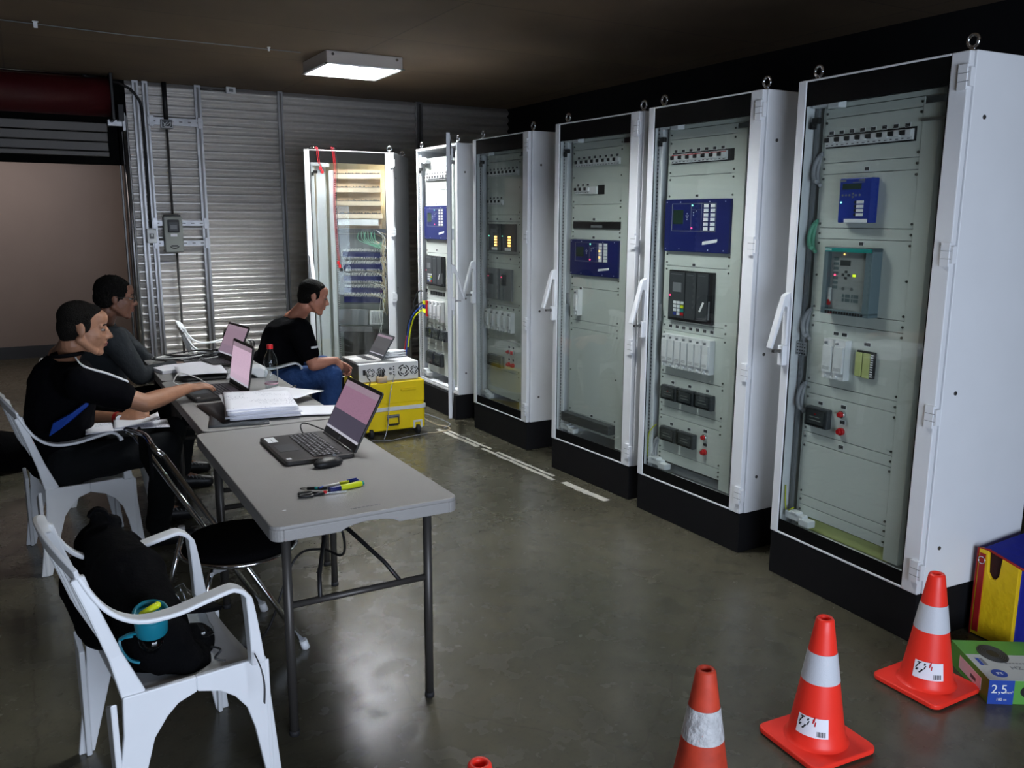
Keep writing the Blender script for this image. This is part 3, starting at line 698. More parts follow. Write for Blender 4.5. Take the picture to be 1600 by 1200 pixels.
for cx in (.28, .325): mb.cyl((cx, yf+.002, 1.343), (cx, yf-.002, 1.343), .007, n=12)
mb.build('port_covers', 'mid_grey', b)
mb = MB()
for i in range(2):
    for a, c in ((.278, .288), (.294, .318), (.326, .334), (.338, .362)): mb.box(a, c, yf, yf+.002, 1.307-.018*i, 1.321-.018*i)
mb.build('number_keys', 'siemens_frame', b)
mb = MB(); mb.cyl((.232, yf+.002, 1.398), (.232, yf-.002, 1.398), .004, n=8); mb.build('indicator_lamp', 'led_red', b)
mb = MB(); mb.cyl((.275, yf+.002, 1.484), (.275, yf-.002, 1.484), .003, n=8); mb.build('indicator_lamp', 'led_amber', b)
mb = MB(); mb.box(.206, .222, yf-.01, yf, 1.285, 1.345); mb.m = 1; mb.box(.207, .221, yf-.012, yf, 1.27, 1.295); mb.build('slide_switch', ['white', 'red'], b, .003)
mb = MB(); mb.box(.208, .402, y+.001, y+.003, 1.256, 1.494); mb.build('clear_cover', 'glass', b)
mb = MB()
for i in range(14): mb.box(.212+.0145*i, .221+.0145*i, y-.002, y, 1.238, 1.249)
mb.build('vent_slots', 'black', b)
test_block(t, .199, .258, .957, 1.127); test_block(t, .259, .319, .957, 1.127)
mb = MB(); mb.box(.358, .450, PY-.012, PY, .985, 1.095); mb.m = 1; mb.box(.360, .392, PY-.02, PY-.012, .988, 1.088); mb.box(.398, .432, PY-.02, PY-.012, .985, 1.088); mb.m = 2
mb.box(.436, .450, PY-.018, PY-.012, .988, 1.092)
b = mb.build('terminal_module', ['black', 'pale_green', 'black'], t, .002)
mb = MB()
for i in range(10): mb.box(.437, .449, PY-.0195, PY-.017, .993+.0098*i, .998+.0098*i)
mb.build('terminal_slots', 'white', b)
meter_relay(t, .118, .243, .727, .815, True)
red_button(t, .302, .808); red_button(t, .303, .733, False)
for z in (1.84, 1.56, 1.18, .85): hose_loop(t, z, 'cable_green' if z == 1.56 else 'hose')
mb = MB(); mb.box(.025, .085, .062, .066, 1.03, 1.09); mb.m = 1
for i in range(4):
    for j in range(4): mb.box(.030+.014*i, .038+.014*i, .0612, .062, 1.035+.014*j, 1.040+.014*j)
mb.build('din_plate', ['zinc', 'black'], t)
mb = MB(); mb.tube(spline([(.03, .05, .42), (.035, .05, .34), (.05, .045, .305), (.07, .045, .315), (.09, .05, .33)]), .003, 6); mb.build('earth_wire', 'lime', t)
mb = MB(); mb.box(.09, .57, .10, .14, .235, .29); mb.build('cable_duct', 'pale_green', t)
mb = MB(); mb.box(.575, .70, .06, .08, 1.985, 1.995); mb.build('door_stay', 'zinc', t)
# --- second cabinet
t = cabinet_shell(6, CLAB[6])
for z1, z0 in ((2.078, 2.03), (2.03, 1.845), (1.845, 1.724), (1.724, 1.458), (1.458, 1.380), (1.380, 1.085), (1.085, 1.036), (1.036, .79), (.79, .61), (.61, .560), (.560, .36), (.36, .30)): add_panel(t, z1, z0)
breakers(t, 7, .113, .515, 1.910, 1.958)
mb = MB(); mb.box(.52, .558, PY-.001, PY+.0005, 1.905, 1.962); mb.box(.110, .52, PY-.001, PY+.0005, 1.905, 1.962); mb.build('breaker_cutout', 'black', t)
relay_big(t, .088, .568, 1.458, 1.724); rack_unit(t, .142, .475, 1.095, 1.36)
for i in range(7): test_block(t, .122+.0528*i, .122+.0528*(i+1), .842, 1.018); label_plate(t, .148+.0528*i, 1.058-.0, .028, .02)
label_plate(t, .31, 1.742); label_plate(t, .31, 1.392)
for i in range(3): meter_relay(t, .120+.135*i, .243+.135*i, .655, .735, i == 0); label_plate(t, .185+.135*i, .752)
for i in range(2): meter_relay(t, .124+.142*i, .250+.142*i, .424, .504); label_plate(t, .187+.142*i, .52)
red_button(t, .453, .505); red_button(t, .455, .425, False); label_plate(t, .453, .537, .03, .02); label_plate(t, .455, .465, .03, .02)
mb = MB(); mb.tube(spline([(.03, .05, .30), (.035, .045, .42), (.06, .045, .47), (.085, .06, .50)]), .003, 6); mb.build('earth_wire', 'lime', t)
hose_loop(t, .36); mb = MB(); mb.box(.025, .085, .062, .066, 1.08, 1.17); mb.build('din_plate', 'zinc', t)
mb = MB(); mb.box(.11, .56, .10, .12, .24, .285); mb.build('cable_duct', 'mid_grey', t)
# --- third cabinet
t = cabinet_shell(5, CLAB[5])
for z1, z0 in ((2.078, 2.035), (2.035, 1.71), (1.71, 1.61), (1.61, 1.562), (1.562, 1.50), (1.50, 1.28), (1.28, 1.203), (1.203, .995), (.995, .945), (.945, .396), (.396, .30)): add_panel(t, z1, z0)
breakers(t, 8, .125, .55, 1.935, 1.975, False); breakers(t, 3, .125, .27, 1.775, 1.815, False)
mb = MB(); mb.box(.27, .34, PY-.012, PY, 1.772, 1.815); mb.m = 1; mb.box(.34, .405, PY-.001, PY+.0005, 1.768, 1.822); mb.build('spare_way', ['white', 'black'], t)
mb = MB(); mb.box(.105, .572, PY-.008, PY, 1.566, 1.607); mb.m = 1; mb.box(.29, .40, PY-.009, PY-.008, 1.572, 1.586); mb.build('network_switch', ['black', 'mid_grey'], t, .002)
relay_big(t, .092, .568, 1.282, 1.498, amber=True)
label_plate(t, .31, 1.622); label_plate(t, .31, 1.513); label_plate(t, .19, 1.197); label_plate(t, .33, .405)
mb = MB(); mb.box(.07, .57, -.005+.03, PY, .335, .392); mb.build('cable_tray', 'dark_grey', t, .004)
mb = MB(); mb.box(.025, .085, .062, .066, 1.09, 1.16); mb.build('din_plate', 'zinc', t)
test_block(t, .165, .205, 1.03, 1.19, 'white_terminal_strip')
# --- fourth cabinet
t = cabinet_shell(4, CLAB[4])
for z1, z0 in ((2.078, 2.03), (2.03, 1.65), (1.65, 1.60), (1.60, 1.37), (1.37, 1.30), (1.30, .99), (.99, .73), (.73, .50), (.50, .30)): add_panel(t, z1, z0)
breakers(t, 8, .112, .55, 1.925, 1.965, False); breakers(t, 4, .112, .33, 1.72, 1.76, False)
for i in range(2):
    u0 = .135+.20*i; mb = MB(); mb.box(u0, u0+.185, PY-.02, PY, 1.39, 1.585); b = mb.build('protection_relay', 'dark_grey', t, .003)
    for k in range(4): mb = MB(); mb.box(u0+.095, u0+.128, PY-.023, PY-.02, 1.485-.02*k, 1.498-.02*k); mb.build('indicator_key', 'led_amber', b)
    mb = MB(); mb.box(u0+.05, u0+.135, PY-.022, PY-.02, 1.395, 1.415); mb.build('bottom_label', 'cab', b)
    mb = MB(); mb.cyl((u0+.01, PY-.02, 1.498), (u0+.01, PY-.023, 1.498), .003, n=8); mb.build('indicator_lamp', 'led_green', b)
    label_plate(t, u0+.1, 1.62)
    label_plate(t, u0+.1, 1.335)
    mb = MB(); mb.box(u0-.03, u0+.14, PY-.02, PY, 1.03, 1.26); b = mb.build('modular_relay', 'mid_grey', t, .003)
    mb = MB(); mb.box(u0+.0, u0+.07, PY-.022, PY-.02, 1.14, 1.22); mb.build('display', 'dark_grey', b)
    mb = MB(); mb.cyl((u0-.0, PY-.02, 1.20), (u0-.0, PY-.024, 1.20), .004, n=8); mb.build('indicator_lamp', 'led_red', b)
for i in range(5): test_block(t, .11+.085*i, .155+.085*i, .80, .95); label_plate(t, .14+.085*i, .972)
meter_relay(t, .14, .35, .52, .61)
for i in range(2): red_button(t, .42+.06*i, .655); red_button(t, .42+.06*i, .56, False); label_plate(t, .42+.06*i, .69, .028, .02); label_plate(t, .42+.06*i, .60, .028, .02)
# --- fifth cabinet, door open
t = cabinet_shell(3, CLAB[3], door=False)
for z1, z0 in ((2.12, 2.042), (2.042, 1.855), (1.855, 1.725), (1.725, 1.45), (1.45, 1.335), (1.335, 1.03), (1.03, .96), (.96, .73), (.73, .55), (.55, .50), (.50, .30)): add_panel(t, z1, z0)
breakers(t, 8, .10, .52, 1.935, 1.98, False); relay_big(t, .088, .568, 1.45, 1.723); rack_unit(t, .11, .47, 1.06, 1.31)
label_plate(t, .30, 1.742); label_plate(t, .30, 1.36)
mb = MB()
for i in range(6): mb.box(.16+.05*i, .20+.05*i, PY-.003, PY, .978, 1.01)
mb.build('vent_slots', 'black', t)
mb = MB(); mb.box(.075, .14, PY-.035, PY, .81, .92); mb.m = 1; mb.box(.08, .135, PY-.045, PY-.035, .885, .915); mb.m = 2; mb.box(.08, .135, PY-.045, PY-.035, .85, .88); mb.m = 3; mb.box(.08, .135, PY-.045, PY-.035, .815, .845)
mb.build('plug_block', ['dark_grey', 'lime', 'blue', 'glow_yellow'], t, .002, label='stack of green, blue and yellow plugs')
for i in range(3): test_block(t, .15+.075*i, .205+.075*i, .775, .925)
mb = MB(); mb.box(.16, .195, PY-.05, PY-.04, .79, .925); mb.build('red_strip', 'red', t)
test_block(t, .38, .44, .76, .93)
for i in range(3): meter_relay(t, .12+.14*i, .24+.14*i, .60, .69); label_plate(t, .18+.14*i, .705)
for i in range(2): meter_relay(t, .125+.16*i, .26+.16*i, .37, .485)
hx = .8; ang = math.radians(-(180-26.5))
d_ = (V(-math.cos(math.radians(26.5)), 0, 0))
# open door: hinge edge stays at (.8,0); swung round to point toward the room
dv = V(math.cos(math.radians(26.3)), -math.sin(math.radians(26.3)), 0)     # from hinge outward in cabinet space
org = V(.812, -.02, 0)+dv*.8
door_panel(t, origin=org, rot=math.atan2(-dv.y, -dv.x))
mb = MB(); mb.box(.078, .088, PY-.012, PY, .99, 1.02); mb.build('cable_clamp', 'black', t)
for col, pts in (('scratch', [(.09, .03, .90), (.05, -.02, .86), (-.02, -.06, .72), (-.03, -.08, .56), (-.02, -.10, .42)]), ('label_blue', [(.10, .03, .88), (.04, -.03, .80), (-.01, -.06, .68), (-.01, -.08, .52), (.0, -.10, .38)]),
                 ('lime', [(.10, .03, .84), (.06, -.03, .78), (.01, -.05, .66), (.01, -.08, .50)]), ('scratch', [(.08, .04, 1.0), (.03, .01, .98), (.0, -.02, .85), (-.02, -.05, .6)]), ('red_lead', [(-.025, -.075, .60), (-.02, -.09, .52), (-.01, -.1, .42), (.05, -.02, .33)])):
    mb = MB(); mb.tube(spline(pts), .006, 8); mb.build('test_cable', col, t)
# --- end cabinet with open terminals
t = cabinet_shell(2, CLAB[2], door=False, depth=.75)
rr_ = math.radians(31.3); door_panel(t, origin=(.8-.8*math.cos(rr_), -.8*math.sin(rr_), 0), rot=rr_)
before = set(t.children)
for ch in list(t.children):
    if ch.name.split('.')[0] in ('swing_frame', 'mounting_post', 'perforated_rail'):
        bpy.data.objects.remove(ch)
mb = MB(); mb.box(.02, .78, .34, .35, .24, 2.16); mb.build('back_plate', 'panel', t)
mb = MB(); mb.box(.08, .10, .06, .10, .24, 2.12); mb.box(.12, .20, .08, .12, .24, 2.08); mb.box(.23, .27, .10, .14, .24, 2.05); mb.build('swing_frame', 'cab', t, .003)
mb = MB(); mb.box(.275, .29, .118, .13, .3, 2.04); mb.build('perforated_rail', 'perf', t)
mb = MB(); mb.box(.28, .70, .14, .16, 1.53, 2.06); mb.build('gear_plate', 'beige', t)
mk('warm_white', (.78, .66, .50), .6)
for z in (1.985, 1.865, 1.745, 1.63):
    mb = MB(); mb.box(.285, .72, .10, .14, z-.022, z+.018); mb.m = 1
    for i in range(60): a = .30+.4*i/60; mb.box(a, a+.004, .11, .13, z+.018, z+.018+.012*random.random()+.004)
    mb.build('wiring_duct', ['warm_white', 'steel_dark'], t)
mb = MB(); mb.box(.30, .68, .10, .14, 1.545, 1.60); mb.build('wiring_duct', 'cab', t, label='grey lower wiring duct')
mb = MB(); mb.box(.285, .775, .10, .13, 1.485, 1.525); mb.build('busbar_strip', 'dark_grey', t)
mb = MB(); mb.box(.29, .74, .14, .15, .83, 1.48); mb.build('terminal_frame', 'mid_grey', t)
for i, z in enumerate((1.29, 1.18, 1.07, .96, .875)):
    mb = MB(); mb.box(.335, .735, .115, .14, z-.030, z+.030)
    b = mb.build('terminal_row', 'navy', t, .002)
    mb = MB()
    for j in range(38):
        a = .34+.385*j/38; e = random.uniform(-.006, .006); h = random.uniform(.018, .03)
        mb.tube([(a, .112, z+.022), (a+e, .098, z+.02+h*.4), (a+e+.006, .096, z+.012+h), (a+.01, .112, z+.03+h)], .0017, 4)
        if i < 4 and random.random() < .8: mb.tube([(a, .112, z-.02), (a+e+.004, .096, z-.03), (a+.01, .10, z-.045)], .0017, 4)
    o = mb.build('terminal_wires', 'cable_white', b); o['kind'] = 'stuff'
mb = MB()
for j in range(34):
    x0 = random.uniform(.62, .74); pts = [(random.uniform(.55, .72), random.uniform(.085, .13), random.choice((1.50, 1.40, 1.25, 1.14, 1.03, .92))+random.uniform(-.02, .02))]
    z = pts[0][2]-.05; x = .72
    while z > .72: pts.append((.735+random.uniform(-.035, .03), random.uniform(.08, .15), z)); z -= .13
    mb.m = 0 if random.random() < .6 else 1; mb.tube(spline(pts, 4), .003, 5)
for j in range(8):
    mb.m = 2; a = .50+.02*j; mb.tube(spline([(a, .10, 1.50), (a-.01+.02*(j % 3), .085, 1.43), (.60+.01*j, .085, 1.38), (.71, .09, 1.34+.01*j)], 5), .0025, 5)
o = mb.build('cable_bundle', ['cable_beige', 'cable_white', 'cable_green'], t); o['kind'] = 'stuff'
mb = MB(); mb.box(.29, .56, .10, .13, .665, .81); mb.build('blank_plate', 'mid_grey', t, .003)
mb = MB(); mb.box(.58, .70, .09, .13, .675, .80); mb.m = 1
for j in range(10): mb.tube([(.60+.01*j, .088, .69), (.605+.01*j, .082, .74), (.60+.01*j, .088, .79)], .002, 4)
mb.build('wire_box', ['white', 'mid_grey'], t)
mb = MB(); mb.box(.28, .60, .10, .13, .60, .65); mb.box(.285, .31, .09, .10, .605, .645); mb.build('support_rail', 'zinc', t, .003)
mb = MB(); mb.box(.30, .76, .20, .24, .24, .58); mb.build('lower_void', 'steel_dark', t)
mb = MB(); mb.cyl((.74, .22, 1.75), (.74, .22, 2.1), .010, n=10); mb.build('cabinet_lamp', 'warm_tube', t)
mb = MB(); mb.tube(spline([(.70, .06, .9), (.68, .05, .75), (.70, .04, .60), (.66, .03, .48), (.665, .02, .40)], 6), .0035, 6); mb.tube(spline([(.72, .06, .85), (.71, .05, .70), (.675, .04, .55), (.70, .03, .45), (.67, .02, .40)], 6), .0035, 6)
mb.build('hanging_cable', 'cable_white', t)

for ch in t.children:
    if ch not in before: ch.location.x -= .05; ch.location.z += (.012 if ch.name.startswith('wiring') else (-.03 if ch.name.startswith(('blank', 'wire_box', 'support')) else 0))

# red test leads hanging from the top of the end cabinet door
def cabpt(k, u, v, z):
    x, y, a = (2.157, 7.427, -1.7) if k == 2 else CABS[k]; a = math.radians(a); return V(x+u*math.cos(a)-v*math.sin(a), y+u*math.sin(a)+v*math.cos(a), z)
def lead(pts, lab, cols, r=.0026):
    t = thing('test_lead', lab, 'test lead', cabpt(2, pts[0][0], -.02, 2.2)); L0 = t.location
    for i, c_ in enumerate(cols):
        mb = MB(); q = [cabpt(2, u+.012*i, v-.004*i, z-(.03*i if n_ == len(pts)-1 else 0))-L0 for n_, (u, v, z) in enumerate(pts)]
        mb.tube(spline(q, 8), r, 6); w_ = mb.build('lead_wire', c_, t)
        e = q[-1]; mb = MB(); mb.cyl(e, e+V(.004, 0, -.035), .006, .004, n=8); mb.box(e.x-.012, e.x+.012, e.y-.004, e.y+.004, e.z-.03, e.z-.005); mb.build('clip', c_ if c_ != 'red_lead' else 'red', t)
lead([(.105, .036, 2.15), (.105, .03, 2.206), (.105, -.008, 2.208), (.115, -.012, 2.1), (.135, -.012, 2.06)], 'short red test lead hooked over the cabinet door at its left', ['red_lead', 'red_lead'])
lead([(.24, .036, 2.15), (.24, .03, 2.206), (.24, -.008, 2.208), (.255, -.012, 2.05), (.24, -.012, 1.75), (.25, -.012, 1.45), (.265, -.012, 1.25)], 'long red and black test leads hanging down the glass of the cabinet door', ['red_lead', 'red_lead', 'scratch'])
# ------------------------------------------------------------------ folding tables
TZ = .74
def table(x0, x1, y0, y1, lab, notch=True):
    t = thing('folding_table', lab, 'table', ((x0+x1)/2, (y0+y1)/2, 0), 0, None)
    hx, hy = (x1-x0)/2, (y1-y0)/2
    mb = MB(); mb.rrect(-hx, hx, -hy, hy, TZ-.012, TZ, .035)
    # hanging rim with finger notch on the short ends
    for s_ in (-1, 1):
        mb.box(min(s_*hx, s_*(hx-.018)), max(s_*hx, s_*(hx-.018)), -hy+.035, hy-.035, TZ-.048, TZ-.01)
        prof = [(-hx+.034, TZ-.011), (hx-.034, TZ-.011), (hx-.034, TZ-.048)] + [(.095-.19*i/10+.0, TZ-.048+.020*math.sin(PI*i/10)**.6) for i in range(11)] + [(-hx+.034, TZ-.048)]
        mb.prism(prof, 'y', min(s_*hy, s_*(hy-.018)), max(s_*hy, s_*(hy-.018)))
    for sx in (-1, 1):
        for sy in (-1, 1):
            cx, cy = sx*(hx-.035), sy*(hy-.035); a0 = {(1, 1): 0, (-1, 1): 90, (-1, -1): 180, (1, -1): 270}[(sx, sy)]
            poly = arc((cx, cy), .035, a0, a0+90, 6) + arc((cx, cy), .018, a0+90, a0, 6); mb.prism(poly, 'z', TZ-.048, TZ-.011)
    mb.build('tabletop', 'table_top', t, .004, 3)
    for sy in (-1, 1):
        y = sy*(hy-.11); xs = hx-.065
        for sx in (-1, 1):
            mb = MB(); mb.cyl((sx*xs, y, 0), (sx*xs, y, TZ-.04), .0145, n=16); mb.m = 1; mb.cyl((sx*xs, y, 0), (sx*xs, y, .018), .0165, n=16); mb.build('leg', ['table_leg', 'rubber'], t)
        mb = MB(); mb.cyl((-xs, y, .44), (xs, y, .44), .011, n=12); mb.build('crossbar', 'table_leg', t)
        mb = MB(); mb.cyl((-xs, y, TZ-.035), (xs, y, TZ-.035), .012, n=12); mb.build('pivot_bar', 'table_leg', t)
        mb = MB(); yi = y-sy*.17; mb.tube([(-.06, yi, .60), (-.12, y-sy*.05, .50), (-.135, y, .445)], .007, 8); mb.tube([(.06-.05, yi, .60), (.10, y-sy*.05, .50), (.135, y, .445)], .007, 8); mb.tube([(0-.03, yi, .60), (-.03, yi-sy*.14, .70)], .010, 8); mb.cyl((-.055, yi, .60), (.02, yi, .60), .012, n=10)
        mb.build('brace', 'black', t)
    return t
table(.555, 1.155, 2.385, 3.645, 'nearest grey-topped folding table, holding the big open laptop, mouse and scissors')
table(.59, 1.195, 3.665, 4.93, 'middle folding table under the thick stack of written papers and the bottle')
table(.60, 1.205, 4.95, 5.86, 'farthest folding table, covered with tangled cables and a black router')
mb = MB()
for i in range(14): mb.box(-.048+.007*i, -.044+.007*i+.002*(i % 2), -.003, .003, 0, .0006)
o = mb.build('table_marking', 'mid_grey'); o.location = (.86, 2.44, TZ); tag(o, 'faint moulded lettering near the front rim of the nearest table', 'marking')
mb = MB(); mb.ell((0, 0, .001), (.007, .004, .001), n=10); o = mb.build('paint_spot', 'white'); o.location = G(444, 798, TZ); tag(o, 'tiny white speck on the nearest table left of the scissors', 'spot')

# ------------------------------------------------------------------ plastic armchairs (face +X)
def chair(lab, loc, rot, group=None, mt='white_plastic'):
    t = thing('plastic_armchair', lab, 'chair', loc, rot, group)
    # seat
    mb = MB(); n = 10; vs = []
    for i in range(n+1):
        for j in range(n+1):
            x = -.155+.355*i/n; y = (-.225+.45*j/n)*(1-.10*(n-i)/n); z = .405-.018*math.sin(PI*i/n)-.012*(1-(2*j/n-1)**2)-(.02*((i/n)-.85)/.15 if i > 8 else 0)
            vs.append((x, y, z))
    top = len(vs); vs += [(x, y, z-.012) for x, y, z in vs[:top]]; fs = []
    for i in range(n):
        for j in range(n):
            a = i*(n+1)+j; fs.append((a, a+n+1, a+n+2, a+1)); fs.append((top+a, top+a+1, top+a+n+2, top+a+n+1))
    for i in range(n):
        fs.append((i, i+1, top+i+1, top+i)); e = n*(n+1); fs.append((e+i+1, e+i, top+e+i, top+e+i+1))
        fs.append(((i+1)*(n+1), i*(n+1), top+i*(n+1), top+(i+1)*(n+1))); fs.append((i*(n+1)+n, (i+1)*(n+1)+n, top+(i+1)*(n+1)+n, top+i*(n+1)+n))
    mb.add(vs, fs, True); mb.build('seat', mt, t)
    # backrest: slats between lower rail and arched top rail
    mb = MB()
    def bk(y, z): return V(-.135-(z-.41)*.30-.03*(1-(y/.24)**2)*min(1, (z-.41)/.2), y, z)
    for i in range(7):
        y = -.15+.05*i; mb.ribbon([bk(y, .43+.045*k) for k in range(9)], .022, .009)
    topz = lambda y: .80-.05*(y/.235)**2
    mb.ribbon([bk(-.235+.47*i/16, topz(-.235+.47*i/16)) for i in range(17)], .012, .055, (1, 0, .25))
    mb.ribbon([bk(-.20+.40*i/10, .43) for i in range(11)], .012, .045, (1, 0, .25))
    mb.build('backrest', mt, t, .003)
    for s_ in (-1, 1):
        # back side post + sweeping arm
        mb = MB(); mb.ribbon([bk(s_*.225, .75), bk(s_*.225, .66), bk(s_*.22, .52), V(-.135, s_*.225, .40)], [.020, .024, .030, .04], [.035, .030, .036, .06], (0, 1, 0)); mb.build('back_post', mt, t, .005)
        mb = MB(); ys = lambda x: s_*(.225+.035*min(1, max(0, (x+.24)/.16)))
        path = [(-.238, .755), (-.215, .705), (-.185, .658), (-.145, .626), (-.095, .612), (-.02, .614), (.05, .628), (.115, .640)] + [(.115+.05*math.sin(a), .590+.05*math.cos(a)) for a in (.35, .7, 1.05, 1.4)] + [(.172, .53), (.178, .46), (.182, .405)]
        pts = spline([V(x, ys(x), z) for x, z in path], 3)
        kk = len(pts); wd = [.026+.024*min(1, i/(kk*.35)) - (.016*max(0, (i-kk*.72)/(kk*.28))) for i in range(kk)]
        th = [.013+(.03*max(0, (i-kk*.70)/(kk*.30))) for i in range(kk)]
        mb.ribbon(pts, wd, th, (0, 1, 0)); mb.build('armrest', mt, t, .005, 3)
        # legs with arched gusset, L-shaped
        y0, y1 = sorted((s_*.250, s_*.232)); fp = [(.212, .408), (.22, .30), (.245, 0), (.205, 0), (.172, .20), (.152, .27), (.12, .315), (.08, .345), (.02, .365), (.02, .408)]
        mb = MB(); mb.prism(fp, 'y', y0, y1)
        ya, yb = sorted((s_*.250, s_*.185)); mb.prism([(s_*.252, 0), (s_*.215, 0), (s_*.185, .38), (s_*.252, .40)], 'x', .206, .220)
        mb.build('leg', mt, t, .004)
        rp = [(-.165, .41), (-.17, .30), (-.215, 0), (-.17, 0), (-.115, .20), (-.095, .27), (-.06, .32), (-.03, .348), (.02, .365), (.02, .408)]
        mb = MB(); mb.prism(rp, 'y', y0, y1); mb.prism([(s_*.252, 0), (s_*.212, 0), (s_*.175, .36), (s_*.25, .40)], 'x', -.196, -.180)
        mb.build('leg', mt, t, .004)
    return t
CH0 = chair('white plastic armchair in the foreground carrying the black backpack', (.255, 2.50, 0), math.radians(7))
CH1 = chair('white plastic armchair seating the man in black shirt with white shoulder stripes', (.127, 4.53, 0), math.radians(7))
CH2 = dup(CH0, (1.47, 6.07, 0), math.radians(-6), 'white plastic armchair seating the man in blue jeans')
CH3 = dup(CH0, (1.28, 7.05, 0), math.radians(-8), 'empty white plastic armchair standing against the corrugated wall')
CH4 = dup(CH0, (.32, 5.50, 0), math.radians(-3), 'white plastic armchair seating the man with glasses in grey sweater')

# ------------------------------------------------------------------ chrome folding chair pushed under the nearest table
t = thing('folding_chair', 'chrome folding chair with round black seat tucked under the nearest table', 'chair', (.62, 3.25, 0), 0); L0 = V(.62, 3.25, 0)
a, b_ = P(255, 712, 3.28)-L0, G(478, 1012, .0)-L0
off = V(-.06, .40, 0); 
mb = MB(); mb.tube([a, b_+V(0, 0, .01)], .0115, 12); mb.build('long_tube', 'chrome', t)
mb = MB(); mb.tube([a+off, b_+off+V(0, 0, .01)], .0115, 12); mb.build('long_tube', 'chrome', t)
for q in (b_, b_+off): mb = MB(); mb.cyl(q, q+V(-.01, 0, .035), .0165, .015, n=12); mb.build('foot_cap', 'white_plastic', t)
mb = MB(); mb.tube(spline([a, a+V(-.03, .02, .03), a+V(-.04, .2, .04), a+off+V(-.03, -.02, .03), a+off], 6), .0115, 10); mb.build('top_bow', 'chrome', t)
mb = MB(); mb.box(a.x-.05, a.x-.035, a.y+.03, a.y+off.y-.03, a.z-.10, a.z+.04); mb.build('back_pad', 'black_soft', t, .006)
sc = V(-.02, -.15, .445)
mb = MB(); mb.lathe([(0, -.02), (.17, -.02), (.195, -.01), (.195, .012), (.18, .026), (0, .03)], 40, sc); mb.build('seat_pad', 'black_soft', t)
mb = MB(); mb.tube([sc+V(.203*math.cos(q), .203*math.sin(q), -.012) for q in [2*PI*i/40 for i in range(40)]], .009, 10, True); mb.build('seat_ring', 'chrome', t)
r0 = a.lerp(b_, .52); r1 = a.lerp(b_, .60)
for of in (V(0, .02, 0), off+V(0, -.02, 0)):
    p = a.lerp(b_, .50)+of; top = p+V(-.075, .0, -.03); bot = V(top.x-.09, top.y, .0)
    mb = MB(); mb.tube([top, bot+V(0, 0, .01)], .010, 10); mb.build('rear_leg', 'chrome', t)
    mb = MB(); mb.cyl(top+V(0, 0, .035), top, .014, n=12); mb.build('leg_cap', 'white_plastic', t)
    q1 = a.lerp(b_, .56)+of; q2 = top.lerp(bot, .14)
    mb = MB(); mb.ribbon([q2, q1], .004, .020, (0, 1, 0)); mb.build('hinge_link', 'zinc', t, .001)
    for q in (q1, q2, a.lerp(b_, .64)+of, top.lerp(bot, .40)):
        mb = MB(); sg = -1 if of.y < .1 else 1; mb.cyl(q, q+V(0, sg*.016, 0), .008, n=12); mb.build('rivet', 'chrome', t)
